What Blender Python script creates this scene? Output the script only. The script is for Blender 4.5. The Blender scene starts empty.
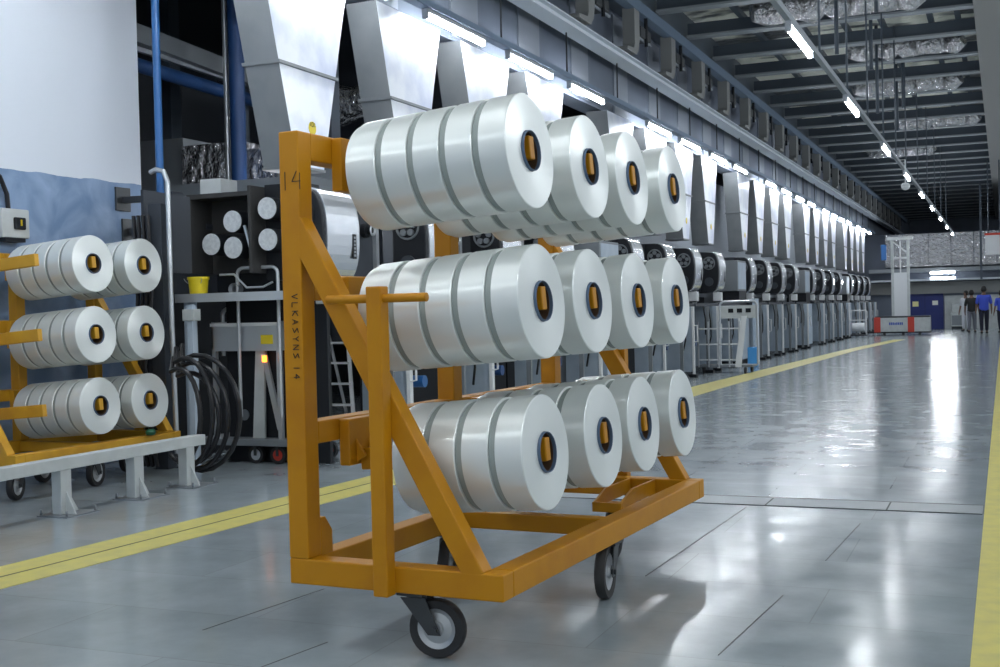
import bpy, bmesh, math, random
from mathutils import Vector, Matrix
S = bpy.context.scene
C = S.collection
PI = math.pi
random.seed(7)

# ------------------------------------------------------------------ camera
F_PX, YAW, PITCH, ROLL, H = 1200.0, 0.39805, -0.01866, -0.024, 1.3
cd = bpy.data.cameras.new('camera')
cam = bpy.data.objects.new('camera', cd)
C.objects.link(cam)
cd.sensor_width = 36.0
cd.lens = F_PX * 36.0 / 1000.0
cd.clip_end = 300
fwd = Vector((-math.sin(YAW) * math.cos(PITCH), math.cos(YAW) * math.cos(PITCH), math.sin(PITCH)))
rt = Vector((math.cos(YAW), math.sin(YAW), 0))
up = rt.cross(fwd)
r2 = math.cos(ROLL) * rt + math.sin(ROLL) * up
u2 = -math.sin(ROLL) * rt + math.cos(ROLL) * up
M = Matrix((r2, u2, -fwd)).transposed().to_4x4()
M.translation = Vector((0, 0, H))
cam.matrix_world = M
S.camera = cam

# ------------------------------------------------------------------ world, exposure
w = bpy.data.worlds.new('world')
S.world = w
w.use_nodes = True
bg = w.node_tree.nodes['Background']
bg.inputs[0].default_value = (0.68, 0.76, 0.84, 1)
bg.inputs[1].default_value = 0.55
S.view_settings.view_transform = 'Standard'
S.view_settings.look = 'None'
S.view_settings.gamma = 1
S.view_settings.use_curve_mapping = False
S.view_settings.exposure = 0.36
S.cycles.use_denoising = True
S.cycles.max_bounces = 6
S.cycles.sample_clamp_indirect = 4.0
TUBE_EMIT = 80.0      # brightness of every fluorescent tube


# ------------------------------------------------------------------ materials
def mat(name, col, rough=0.5, metal=0.0, noise=None, bump=None, emit=None, aniso=None, spec=None, coat=None):
    m = bpy.data.materials.new(name)
    m.use_nodes = True
    nt = m.node_tree
    b = nt.nodes['Principled BSDF']
    b.inputs['Base Color'].default_value = (*col, 1)
    b.inputs['Roughness'].default_value = rough
    b.inputs['Metallic'].default_value = metal
    if spec is not None:
        b.inputs['Specular IOR Level'].default_value = spec
    if coat:
        b.inputs['Coat Weight'].default_value = coat
        b.inputs['Coat Roughness'].default_value = 0.15
    if noise or bump:
        tc = nt.nodes.new('ShaderNodeTexCoord')
    if noise:     # (scale, colour2, contrast lo, hi)
        sc, c2, lo, hi = noise
        n = nt.nodes.new('ShaderNodeTexNoise')
        n.inputs['Scale'].default_value = sc
        n.inputs['Detail'].default_value = 6
        nt.links.new(tc.outputs['Object'], n.inputs['Vector'])
        r = nt.nodes.new('ShaderNodeValToRGB')
        r.color_ramp.elements[0].position = lo
        r.color_ramp.elements[0].color = (*col, 1)
        r.color_ramp.elements[1].position = hi
        r.color_ramp.elements[1].color = (*c2, 1)
        nt.links.new(n.outputs['Fac'], r.inputs[0])
        nt.links.new(r.outputs[0], b.inputs['Base Color'])
    if bump:      # (scale, strength, distance)
        n = nt.nodes.new('ShaderNodeTexNoise')
        n.inputs['Scale'].default_value = bump[0]
        n.inputs['Detail'].default_value = 4
        nt.links.new(tc.outputs['Object'], n.inputs['Vector'])
        bp = nt.nodes.new('ShaderNodeBump')
        bp.inputs['Strength'].default_value = bump[1]
        bp.inputs['Distance'].default_value = bump[2]
        nt.links.new(n.outputs['Fac'], bp.inputs['Height'])
        nt.links.new(bp.outputs[0], b.inputs['Normal'])
    if emit:
        b.inputs['Emission Color'].default_value = (*emit[0], 1)
        b.inputs['Emission Strength'].default_value = emit[1]
    if aniso:
        b.inputs['Anisotropic'].default_value = aniso
        b.inputs['Anisotropic Rotation'].default_value = 0.25
        t = nt.nodes.new('ShaderNodeTangent')
        t.direction_type = 'RADIAL'
        t.axis = 'Z'
        nt.links.new(t.outputs[0], b.inputs['Tangent'])
    return m


def floor_material():
    m = bpy.data.materials.new('polished_floor')
    m.use_nodes = True
    nt = m.node_tree
    L = nt.links.new
    b = nt.nodes['Principled BSDF']
    tc = nt.nodes.new('ShaderNodeTexCoord')
    br = nt.nodes.new('ShaderNodeTexBrick')
    br.inputs['Scale'].default_value = 1.0
    br.inputs['Brick Width'].default_value = 1.5
    br.inputs['Row Height'].default_value = 0.62
    br.inputs['Mortar Size'].default_value = 0.004
    br.inputs['Mortar Smooth'].default_value = 0.6
    br.inputs['Color1'].default_value = (0.27, 0.31, 0.335, 1)
    br.inputs['Color2'].default_value = (0.31, 0.35, 0.375, 1)
    br.inputs['Mortar'].default_value = (0.24, 0.27, 0.29, 1)
    L(tc.outputs['Object'], br.inputs['Vector'])
    n = nt.nodes.new('ShaderNodeTexNoise')
    n.inputs['Scale'].default_value = 1.3
    n.inputs['Detail'].default_value = 8
    n.inputs['Roughness'].default_value = 0.65
    L(tc.outputs['Object'], n.inputs['Vector'])
    r = nt.nodes.new('ShaderNodeValToRGB')
    r.color_ramp.elements[0].position = 0.3
    r.color_ramp.elements[0].color = (0.78, 0.80, 0.82, 1)
    r.color_ramp.elements[1].position = 0.7
    r.color_ramp.elements[1].color = (1.15, 1.15, 1.14, 1)
    L(n.outputs['Fac'], r.inputs[0])
    mx = nt.nodes.new('ShaderNodeMix')
    mx.data_type = 'RGBA'
    mx.blend_type = 'MULTIPLY'
    mx.inputs[0].default_value = 1.0
    L(br.outputs['Color'], mx.inputs[6])
    L(r.outputs[0], mx.inputs[7])
    L(mx.outputs[2], b.inputs['Base Color'])
    n2 = nt.nodes.new('ShaderNodeTexNoise')
    n2.inputs['Scale'].default_value = 3.2
    n2.inputs['Detail'].default_value = 7
    L(tc.outputs['Object'], n2.inputs['Vector'])
    r2_ = nt.nodes.new('ShaderNodeMapRange')
    r2_.inputs[1].default_value = 0.3
    r2_.inputs[2].default_value = 0.7
    r2_.inputs[3].default_value = 0.12
    r2_.inputs[4].default_value = 0.24
    L(n2.outputs['Fac'], r2_.inputs[0])
    L(r2_.outputs[0], b.inputs['Roughness'])
    b.inputs['Specular IOR Level'].default_value = 0.75
    n3 = nt.nodes.new('ShaderNodeTexNoise')
    n3.inputs['Scale'].default_value = 4.0
    n3.inputs['Detail'].default_value = 3
    L(tc.outputs['Object'], n3.inputs['Vector'])
    bp = nt.nodes.new('ShaderNodeBump')
    bp.inputs['Strength'].default_value = 0.05
    bp.inputs['Distance'].default_value = 0.02
    L(n3.outputs['Fac'], bp.inputs['Height'])
    L(bp.outputs[0], b.inputs['Normal'])
    return m


M_floor = floor_material()
M_orange = mat('orange_paint', (0.50, 0.215, 0.004), 0.45, spec=0.3, noise=(5, (0.43, 0.170, 0.004), 0.45, 0.75), bump=(60, 0.05, 0.01))
M_orange2 = mat('yellow_paint', (0.62, 0.33, 0.02), 0.45, noise=(5, (0.5, 0.24, 0.015), 0.4, 0.75))
M_yarn = mat('white_yarn', (0.82, 0.85, 0.83), 0.33, 0.42, aniso=0.85, noise=(2.0, (0.78, 0.82, 0.80), 0.4, 0.6), spec=0.6)
M_core = mat('core_tube', (0.06, 0.035, 0.02), 0.5)
M_groove_tone = mat('groove_tone_grey', (0.30, 0.34, 0.325), 0.5)  # darker tone for the grooves between bobbins
M_ring = mat('core_rim', (0.09, 0.14, 0.22), 0.45)
M_rubber = mat('black_rubber', (0.02, 0.02, 0.022), 0.6)
M_rubber_grey = mat('grey_rubber', (0.045, 0.045, 0.045), 0.65, spec=0.3)
M_steel = mat('galvanised_wheel_disc', (0.50, 0.52, 0.54), 0.4, 0.6)
M_face = mat('turned_aluminium_face', (0.72, 0.74, 0.75), 0.4, 0.25, noise=(30, (0.60, 0.62, 0.64), 0.4, 0.6))
M_darkfork = mat('dark_fork', (0.05, 0.055, 0.06), 0.45, 0.3)
M_sheet = mat('galvanised_sheet', (0.84, 0.87, 0.93), 0.34, 0.45, noise=(1.8, (0.56, 0.61, 0.76), 0.42, 0.66), bump=(1.5, 0.25, 0.05))
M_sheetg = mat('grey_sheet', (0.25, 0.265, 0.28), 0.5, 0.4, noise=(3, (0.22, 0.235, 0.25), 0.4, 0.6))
M_silver = mat('brushed_silver', (0.75, 0.78, 0.82), 0.25, 0.9, bump=(3, 0.08, 0.02))
M_foil = mat('crumpled_foil', (0.7, 0.7, 0.72), 0.25, 0.9, bump=(9, 1.0, 0.12))
M_black = mat('machine_black', (0.014, 0.016, 0.02), 0.5, spec=0.25)
M_dark = mat('machine_dark_grey', (0.045, 0.052, 0.064), 0.5, spec=0.3)
M_mgrey = mat('machine_mid_grey', (0.20, 0.22, 0.24), 0.45, 0.2)
M_pale = mat('pale_blue_grey_panel', (0.46, 0.54, 0.63), 0.4, noise=(4, (0.38, 0.46, 0.56), 0.4, 0.7))
M_white = mat('white_paint', (0.75, 0.77, 0.79), 0.45)
M_offw = mat('grey_white_paint', (0.55, 0.58, 0.58), 0.5, noise=(6, (0.47, 0.50, 0.50), 0.4, 0.7))
M_alu = mat('aluminium_tube', (0.62, 0.65, 0.68), 0.35, 0.7)
M_blue = mat('blue_pipe_paint', (0.02, 0.12, 0.34), 0.4)
M_bluedk = mat('blue_steel', (0.018, 0.065, 0.20), 0.45)
M_navy = mat('navy_door', (0.012, 0.025, 0.16), 0.45)
M_yline = mat('floor_yellow', (0.66, 0.58, 0.16), 0.4, noise=(9, (0.56, 0.50, 0.17), 0.4, 0.7))
M_joint = mat('joint_sealant', (0.045, 0.05, 0.05), 0.6)
M_jcov = mat('joint_cover', (0.30, 0.33, 0.35), 0.3)
M_red = mat('red_paint', (0.55, 0.05, 0.03), 0.4)
M_yel = mat('yellow_plastic', (0.80, 0.62, 0.02), 0.4)
M_hose = mat('black_hose', (0.012, 0.012, 0.014), 0.28)
M_beam = mat('roof_steel', (0.07, 0.09, 0.115), 0.5)
M_flange = mat('roof_steel_light', (0.30, 0.33, 0.36), 0.5)
M_ibeam = mat('white_painted_steel', (0.60, 0.65, 0.70), 0.45)
M_bbeam = mat('blue_grey_steel', (0.12, 0.17, 0.24), 0.5)
M_backpanel = mat('back_panel_grey', (0.30, 0.33, 0.37), 0.5)
M_brack = mat('bracket_grey', (0.22, 0.225, 0.22), 0.5)
M_wallup = mat('upper_duct_wall', (0.17, 0.20, 0.26), 0.5, 0.3, noise=(0.8, (0.14, 0.165, 0.21), 0.4, 0.6))
M_wallup2 = mat('upper_duct_wall_pale', (0.27, 0.30, 0.35), 0.5, 0.3)
M_tube = mat('fluorescent_tube', (1, 1, 1), 0.5, emit=((0.90, 0.95, 1.0), TUBE_EMIT))
M_green = mat('green_plastic', (0.01, 0.10, 0.05), 0.4)
M_ink = mat('marker_ink', (0.03, 0.02, 0.01), 0.7)
M_orangelamp = mat('orange_indicator', (0.9, 0.3, 0.05), 0.4, emit=((1.0, 0.25, 0.03), 3))
M_skin = mat('skin', (0.18, 0.10, 0.07), 0.5)
M_hair = mat('black_hair', (0.01, 0.01, 0.01), 0.6)
M_bshirt = mat('royal_blue_cloth', (0.05, 0.09, 0.55), 0.8)
M_dcloth = mat('dark_navy_cloth', (0.012, 0.014, 0.03), 0.85)
M_wcloth = mat('white_cloth', (0.6, 0.62, 0.66), 0.85)
M_gcloth = mat('grey_cloth', (0.16, 0.17, 0.20), 0.85)
M_ltblue = mat('light_blue_plastic', (0.08, 0.35, 0.75), 0.4)
M_text = mat('blue_lettering', (0.05, 0.10, 0.45), 0.5)
M_paper = mat('paper', (0.75, 0.75, 0.68), 0.6)
M_paperY = mat('yellow_paper', (0.8, 0.75, 0.35), 0.6)


def two_tone_wall():
    m = mat('painted_wall', (0.5, 0.5, 0.5), 0.55)
    nt = m.node_tree
    L = nt.links.new
    b = nt.nodes['Principled BSDF']
    tc = nt.nodes.new('ShaderNodeTexCoord')
    sp = nt.nodes.new('ShaderNodeSeparateXYZ')
    L(tc.outputs['Object'], sp.inputs[0])
    n = nt.nodes.new('ShaderNodeTexNoise')
    n.inputs['Scale'].default_value = 1.6
    n.inputs['Detail'].default_value = 5
    L(tc.outputs['Object'], n.inputs['Vector'])
    ad = nt.nodes.new('ShaderNodeMath')
    ad.operation = 'MULTIPLY_ADD'
    L(n.outputs['Fac'], ad.inputs[0])
    ad.inputs[1].default_value = 0.10
    L(sp.outputs['Z'], ad.inputs[2])
    gt = nt.nodes.new('ShaderNodeMath')
    gt.operation = 'GREATER_THAN'
    L(ad.outputs[0], gt.inputs[0])
    gt.inputs[1].default_value = 2.58 + 0.05
    # blue paint with scuffs
    r = nt.nodes.new('ShaderNodeValToRGB')
    r.color_ramp.elements[0].position = 0.42
    r.color_ramp.elements[0].color = (0.17, 0.27, 0.44, 1)
    r.color_ramp.elements[1].position = 0.72
    r.color_ramp.elements[1].color = (0.33, 0.44, 0.62, 1)
    n2 = nt.nodes.new('ShaderNodeTexNoise')
    n2.inputs['Scale'].default_value = 2.6
    n2.inputs['Detail'].default_value = 8
    n2.inputs['Distortion'].default_value = 0.6
    L(tc.outputs['Object'], n2.inputs['Vector'])
    L(n2.outputs['Fac'], r.inputs[0])
    mx = nt.nodes.new('ShaderNodeMix')
    mx.data_type = 'RGBA'
    L(gt.outputs[0], mx.inputs[0])
    L(r.outputs[0], mx.inputs[6])
    mx.inputs[7].default_value = (0.74, 0.79, 0.87, 1)
    L(mx.outputs[2], b.inputs['Base Color'])
    bp = nt.nodes.new('ShaderNodeBump')
    bp.inputs['Strength'].default_value = 0.15
    bp.inputs['Distance'].default_value = 0.03
    L(n2.outputs['Fac'], bp.inputs['Height'])
    L(bp.outputs[0], b.inputs['Normal'])
    return m


def roof_material():
    m = mat('roof_lining', (0.03, 0.035, 0.04), 0.5)
    nt = m.node_tree
    L = nt.links.new
    b = nt.nodes['Principled BSDF']
    tc = nt.nodes.new('ShaderNodeTexCoord')
    mp = nt.nodes.new('ShaderNodeMapping')
    mp.inputs['Scale'].default_value = (0.35, 0.9, 1)
    L(tc.outputs['Object'], mp.inputs[0])
    n = nt.nodes.new('ShaderNodeTexNoise')
    n.inputs['Scale'].default_value = 1.0
    n.inputs['Detail'].default_value = 5
    L(mp.outputs[0], n.inputs['Vector'])
    r = nt.nodes.new('ShaderNodeValToRGB')
    r.color_ramp.interpolation = 'EASE'
    r.color_ramp.elements[0].position = 0.45
    r.color_ramp.elements[0].color = (0.10, 0.11, 0.12, 1)
    r.color_ramp.elements[1].position = 0.52
    r.color_ramp.elements[1].color = (0.95, 0.95, 0.84, 1)
    L(n.outputs['Fac'], r.inputs[0])
    L(r.outputs[0], b.inputs['Base Color'])
    b.inputs['Metallic'].default_value = 0.0
    n2 = nt.nodes.new('ShaderNodeTexNoise')
    n2.inputs['Scale'].default_value = 5
    L(tc.outputs['Object'], n2.inputs['Vector'])
    bp = nt.nodes.new('ShaderNodeBump')
    bp.inputs['Strength'].default_value = 0.8
    bp.inputs['Distance'].default_value = 0.1
    L(n2.outputs['Fac'], bp.inputs['Height'])
    L(bp.outputs[0], b.inputs['Normal'])
    return m


M_wall = two_tone_wall()
M_roof = roof_material()


# ------------------------------------------------------------------ mesh helpers
class MB:
    def __init__(s):
        s.bm = bmesh.new()

    def hexa(s, p):          # eight points: bottom loop 0-3, top loop 4-7
        v = [s.bm.verts.new(q) for q in p]
        for f in ((0, 3, 2, 1), (4, 5, 6, 7), (0, 1, 5, 4), (1, 2, 6, 5), (2, 3, 7, 6), (3, 0, 4, 7)):
            s.bm.faces.new([v[i] for i in f])
        return s

    def box(s, x0, x1, y0, y1, z0, z1):
        return s.hexa([(x0, y0, z0), (x1, y0, z0), (x1, y1, z0), (x0, y1, z0),
                       (x0, y0, z1), (x1, y0, z1), (x1, y1, z1), (x0, y1, z1)])

    def bar(s, a, b, wd, ht, side=None):   # rectangular bar from a to b; wd along 'side', ht perpendicular
        a, b = Vector(a), Vector(b)
        d = (b - a).normalized()
        sd = Vector(side) if side else (d.cross(Vector((0, 0, 1))) if abs(d.z) < 0.95 else Vector((1, 0, 0)))
        sd = (sd - d * sd.dot(d)).normalized() * wd / 2
        up_ = d.cross(sd).normalized() * ht / 2
        return s.hexa([a - sd - up_, a + sd - up_, a + sd + up_, a - sd + up_,
                       b - sd - up_, b + sd - up_, b + sd + up_, b - sd + up_])

    def tube(s, pts, r, seg=10, closed_ends=True):
        pts = [Vector(p) for p in pts]
        rs = r if isinstance(r, (list, tuple)) else [r] * len(pts)
        rings = []
        n = None
        for i, p in enumerate(pts):
            d = (pts[min(i + 1, len(pts) - 1)] - pts[max(i - 1, 0)]).normalized()
            if n is None:
                n = d.cross(Vector((0, 0, 1)))
                if n.length < 0.1:
                    n = Vector((1, 0, 0))
            n = (n - d * n.dot(d)).normalized()
            b = d.cross(n)
            rings.append([s.bm.verts.new(p + rs[i] * (math.cos(2 * PI * k / seg) * n + math.sin(2 * PI * k / seg) * b)) for k in range(seg)])
        for i in range(len(rings) - 1):
            for k in range(seg):
                f = s.bm.faces.new((rings[i][k], rings[i][(k + 1) % seg], rings[i + 1][(k + 1) % seg], rings[i + 1][k]))
                f.smooth = True
        if closed_ends:
            s.bm.faces.new(rings[0][::-1])
            s.bm.faces.new(rings[-1])
        return s

    def lathe(s, prof, seg=48, c=(0, 0, 0), axis='Z', smooth_from=None):   # closed profile of (r, h)
        c = Vector(c)

        def P(r, h, a):
            x, y = r * math.cos(a), r * math.sin(a)
            return c + (Vector((x, y, h)) if axis == 'Z' else Vector((h, x, y)) if axis == 'X' else Vector((y, h, x)))
        rings = []
        for r, h in prof:
            if r < 1e-6:
                rings.append([s.bm.verts.new(P(0, h, 0))])
            else:
                rings.append([s.bm.verts.new(P(r, h, 2 * PI * k / seg)) for k in range(seg)])
        for i in range(len(rings) - 1):
            A_, B_ = rings[i], rings[i + 1]
            for k in range(seg):
                k2 = (k + 1) % seg
                if len(A_) == 1 and len(B_) == 1:
                    continue
                if len(A_) == 1:
                    f = s.bm.faces.new((A_[0], B_[k2], B_[k]))
                elif len(B_) == 1:
                    f = s.bm.faces.new((A_[k], A_[k2], B_[0]))
                else:
                    f = s.bm.faces.new((A_[k], A_[k2], B_[k2], B_[k]))
                f.smooth = True
        return s

    def prism(s, poly, y0, y1, plane='XZ'):     # closed polygon extruded
        def P(a, b, t):
            return (a, t, b) if plane == 'XZ' else (t, a, b) if plane == 'YZ' else (a, b, t)
        A_ = [s.bm.verts.new(P(a, b, y0)) for a, b in poly]
        B_ = [s.bm.verts.new(P(a, b, y1)) for a, b in poly]
        n = len(poly)
        s.bm.faces.new(A_)
        s.bm.faces.new(B_[::-1])
        for i in range(n):
            s.bm.faces.new((A_[i], A_[(i + 1) % n], B_[(i + 1) % n], B_[i]))
        return s

    def obj(s, name, m, parent=None, bevel=0, sharp=0.6, **props):
        bm = s.bm
        bmesh.ops.remove_doubles(bm, verts=bm.verts, dist=1e-6)
        bmesh.ops.recalc_face_normals(bm, faces=bm.faces)
        for e in bm.edges:
            if len(e.link_faces) == 2 and e.calc_face_angle(0) > sharp:
                e.smooth = False
        me = bpy.data.meshes.new(name)
        bm.to_mesh(me)
        bm.free()
        me.materials.append(m)
        o = bpy.data.objects.new(name, me)
        C.objects.link(o)
        if parent:
            o.parent = parent
        if bevel:
            md = o.modifiers.new('bevel', 'BEVEL')
            md.width = bevel
            md.segments = 2
            md.limit_method = 'ANGLE'
        for k, v in props.items():
            o[k] = v
        return o


def thing(name, label, cat, loc=(0, 0, 0), rz=0, group=None):
    o = bpy.data.objects.new(name, None)
    C.objects.link(o)
    o.empty_display_size = 0.1
    o.location = loc
    o.rotation_euler = (0, 0, rz)
    o['label'] = label
    o['category'] = cat
    if group:
        o['group'] = group
    return o


def tag(o, label, cat, group=None):
    o['label'] = label
    o['category'] = cat
    if group:
        o['group'] = group
    return o


def struct(o):
    o['kind'] = 'structure'
    return o


def dup(o, parent=None):
    c = o.copy()
    C.objects.link(c)
    if parent:
        c.parent = parent
    for ch in list(o.children):
        dup(ch, c)
    return c


ORD = ['first', 'second', 'third', 'fourth', 'fifth', 'sixth', 'seventh', 'eighth', 'ninth', 'tenth', 'eleventh', 'twelfth',
       'thirteenth', 'fourteenth', 'fifteenth', 'sixteenth', 'seventeenth', 'eighteenth', 'nineteenth', 'twentieth',
       'twenty-first', 'twenty-second', 'twenty-third', 'twenty-fourth', 'twenty-fifth', 'twenty-sixth', 'twenty-seventh',
       'twenty-eighth', 'twenty-ninth', 'thirtieth']


def arc(cx, cy, r, a0, a1, n=8):
    return [(cx + r * math.cos(a0 + (a1 - a0) * i / n), cy + r * math.sin(a0 + (a1 - a0) * i / n)) for i in range(n + 1)]


# ================================================================== SETTING
struct(MB().box(-11, 6, -6, 70, -0.2, 0).obj('floor', M_floor))
struct(MB().box(-7.8, -7.6, -4, 9.3, 0, 6.6).obj('wall_left', M_wall))
struct(MB().box(-11, -10.8, 9.3, 60, 0, 7.6).obj('wall_left_recess', M_dark))
struct(MB().box(-11, -7.8, 9.1, 9.3, 0, 7.6).obj('wall_return', M_dark))
struct(MB().box(-11, 6, 58.3, 58.5, 0, 4.4).obj('wall_back', M_wallup))
struct(MB().box(-11, 6, 84, 84.2, 0, 7.1).obj('wall_far', M_wallup))
struct(MB().box(-11, 6, 58.5, 84, 4.3, 4.4).obj('trim_10', M_dark))
struct(MB().box(-11, 6, -6, 84, 7.0, 7.15).obj('ceiling', M_roof))

struct(MB().box(-6.75, -6.65, 16.0, 57.5, 0, 4.38).obj('wall_machine_back', M_backpanel))
# yellow lane lines painted on the floor (long strips following the lane)
def strip(pts_l, pts_r, z):
    b = MB()
    for i in range(len(pts_l) - 1):
        a, c_, d, e = pts_l[i], pts_r[i], pts_r[i + 1], pts_l[i + 1]
        b.hexa([(a[0], a[1], 0.0), (c_[0], c_[1], 0.0), (d[0], d[1], 0.0), (e[0], e[1], 0.0),
                (a[0], a[1], z), (c_[0], c_[1], z), (d[0], d[1], z), (e[0], e[1], z)])
    return b


LY = [(-5.2, 2.0), (-4.95, 4.9), (-4.72, 8.3), (-4.66, 19.5), (-4.1, 34), (-3.5, 43)]
RY = [(-4.75, 2.0), (-4.50, 4.9), (-4.27, 8.3), (-4.12, 19.5), (-3.7, 34), (-3.12, 43)]
struct(strip(LY, RY, 0.003).obj('trim_1', M_yline))
MID = [((a[0] + b[0]) / 2, a[1]) for a, b in zip(LY, RY)][:3]
struct(strip([(x - 0.006, y) for x, y in MID], [(x + 0.006, y) for x, y in MID], 0.0045).obj('trim_2', M_joint))
struct(MB().box(-0.13, 0.12, 1.5, 56, 0, 0.003).obj('trim_3', M_yline))
struct(MB().box(-4.1, -0.14, 7.80, 8.12, 0, 0.003).obj('trim_4', M_jcov))
jb = MB().box(-4.1, -0.14, 7.785, 7.80, 0, 0.004).box(-4.1, -0.14, 8.12, 8.135, 0, 0.004)
for xx in (-3.4, -2.2, -1.45, -0.7):
    jb.box(xx, xx + 0.01, 7.80, 8.12, 0.003, 0.0045)
struct(jb.obj('trim_5', M_joint))
ck = MB()
for a, b in (((-1.62, 5.6), (-1.55, 7.7)), ((-1.0, 4.4), (-0.93, 5.4)), ((-3.1, 4.1), (-3.0, 4.9)), ((-0.85, 6.2), (-0.8, 7.3)), ((-2.6, 3.5), (-2.5, 4.1))):
    ck.bar((a[0], a[1], 0.0008), (b[0], b[1], 0.0008), 0.0035, 0.0016)
struct(ck.obj('trim_6', M_joint))


# ================================================================== YARN TROLLEYS
def caster(parent, x, y, ang, r=0.112, ztop=0.25, wm=M_steel, tyre=M_rubber, off=0.06):
    """swivel caster, pivot at x, y under the frame, trailing towards ang (local)"""
    d = Vector((math.cos(ang), math.sin(ang), 0))
    n = Vector((-d.y, d.x, 0))
    ax = Vector((x, y, r)) + d * off
    b = MB()
    b.box(x - 0.055, x + 0.055, y - 0.055, y + 0.055, ztop - 0.012, ztop)
    b.lathe([(0, ztop - 0.03), (0.04, ztop - 0.03), (0.04, ztop - 0.012)], 16, (x, y, 0))
    for s in (-1, 1):
        o = n * s * 0.036
        p0 = Vector((x, y, ztop - 0.02)) + o - d * 0.05
        p1 = Vector((x, y, ztop - 0.02)) + o + d * 0.05
        q1 = ax + o + d * 0.026 + Vector((0, 0, -0.02))
        q0 = ax + o - d * 0.026 + Vector((0, 0, -0.02))
        t = n * 0.004 * s
        b.hexa([q0, q1, q1 + t, q0 + t, p0, p1, p1 + t, p0 + t])
    b.tube([ax - n * 0.05, ax + n * 0.05], 0.012, 10)
    fork = b.obj('caster', M_darkfork, parent, label='dark swivel caster fork')
    Mx = Matrix.Translation(ax) @ Matrix((d, Vector((0, 0, 1)), -n)).transposed().to_4x4() if False else None
    prof = [(r * 0.69, -0.021), (r * 0.96, -0.023), (r, -0.012), (r, 0.012), (r * 0.96, 0.023), (r * 0.69, 0.021), (r * 0.69, -0.021)]
    hub = [(0, -0.028), (0.028, -0.028), (0.03, -0.015), (r * 0.52, -0.008), (r * 0.69, -0.016), (r * 0.69, 0.016), (r * 0.52, 0.008), (0.03, 0.015), (0.028, 0.028), (0, 0.028)]
    rot = Vector((0, 0, 1)).rotation_difference(n).to_matrix().to_4x4()
    for nm, pr, mm in (('tyre', prof, tyre), ('wheel_disc', hub, wm)):
        wo = MB().lathe(pr, 32).obj(nm, mm, fork)
        wo.matrix_local = Matrix.Translation(ax) @ rot
    return fork


PIN_DX = 0.86


def trolley(root, ncol, rows, m, Lu, xback=-0.93, blocks=True):
    """frame: x across (spool side at 0), y along, rows = core heights at the spool tips"""
    P = root
    W_ = 0.09
    b0, b1 = 0.25, 0.35
    bv = 0.006
    MB().box(xback, 0, 0, W_, b0, b1).obj('base_beam', m, P, bv)
    MB().box(xback, 0, Lu - W_, Lu, b0, b1).obj('base_beam', m, P, bv)
    MB().box(-W_, 0, W_, Lu - W_, b0, b1).obj('base_beam', m, P, bv)
    MB().box(xback, xback + W_, W_, Lu - W_, b0, b1).obj('base_beam', m, P, bv)
    ym = Lu / 2 - 0.02
    MB().box(xback + W_, -W_, ym - 0.04, ym + 0.04, b0 + 0.015, b1 - 0.005).obj('cross_beam', m, P, bv)
    for y in (0, Lu / 2 - W_ / 2, Lu - W_):
        MB().box(xback, xback + W_, y, y + W_, b1, 2.02 + rows[0] - 1.909).obj('rear_post', m, P, bv)
    for k, zc in enumerate(rows):
        zt = zc + (0.111, 0.125, 0.125)[k]
        h = (0.11, 0.10, 0.09)[k]
        for ya, yb in ((W_, Lu / 2 - W_ / 2), (Lu / 2 + W_ / 2, Lu - W_)):
            MB().box(xback, xback + W_, ya, yb, zt - h, zt).obj('rail', m, P, bv)
        for i in range(ncol):
            y = PIN_Y[k][i]
            zb = zc - 0.05
            MB().box(xback + W_, xback + W_ + 0.05, y - 0.10, y + 0.12, zb - (0.06, 0.05, 0.02)[k], zt - 0.005).obj('pin_bracket', m, P, bv)
            g = MB()
            for s in (-1, 1):
                g.prism([(xback + W_ + 0.05, zb - 0.015), (xback + W_ + 0.05, zb + 0.09), (xback + W_ + 0.10, zb + 0.02)], y + s * 0.05 - 0.005, y + s * 0.05 + 0.005)
            t = math.radians(TILT)
            x1 = SPX[k] + 0.008
            a = Vector((xback + W_ + 0.05, y, zc - (x1 - xback - W_ - 0.05) * math.tan(t) + 0.012))
            e = Vector((x1, y, zc + 0.012))
            g.bar(a, e, 0.044, 0.09, (0, 1, 0))
            g.obj('pin', m, P, 0.008)
    # small end uprights with push bar, braces and gussets at both ends
    for e in (0, 1):
        f = (lambda y: y) if e == 0 else (lambda y: Lu - y)

        def bx(x0, x1, y0, y1, z0, z1):
            ya, yb = sorted((f(y0), f(y1)))
            return MB().box(x0, x1, ya, yb, z0, z1)
        zt = rows[1] + 0.068
        bx(-0.510, -0.447, -0.062, 0.0, 0.245, zt).obj('push_bar_upright', m, P, 0.005)
        MB().tube([(-0.70, f(-0.031), zt - 0.045), (-0.265, f(-0.031), zt - 0.045)], 0.017, 14).obj('push_bar', m, P, 0.003)
        MB().bar((-0.875, f(0.038), 1.665 + (rows[1] - 1.335)), (-0.115, f(0.038), 0.33), 0.075, 0.085, (0, 1, 0)).obj('brace', m, P, 0.005)
        y0, y1 = sorted((f(0.09), f(0.17)))
        MB().prism([(y0, 0.35), (y1, 0.35), (y1, 0.44), (y0 + (y1 - y0) * 0.4, 0.50), (y0, 0.50)] if e == 0 else
                   [(y1, 0.35), (y0, 0.35), (y0, 0.44), (y1 - (y1 - y0) * 0.4, 0.50), (y1, 0.50)], xback, xback + W_, 'YZ').obj('gusset', m, P, 0.003)
        ya, yb = f(0.10), f(0.10) + 0.010


A_DEG = 0.053
SPX = [0.0, 0.025, 0.035]
TILT = 4.3
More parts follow.
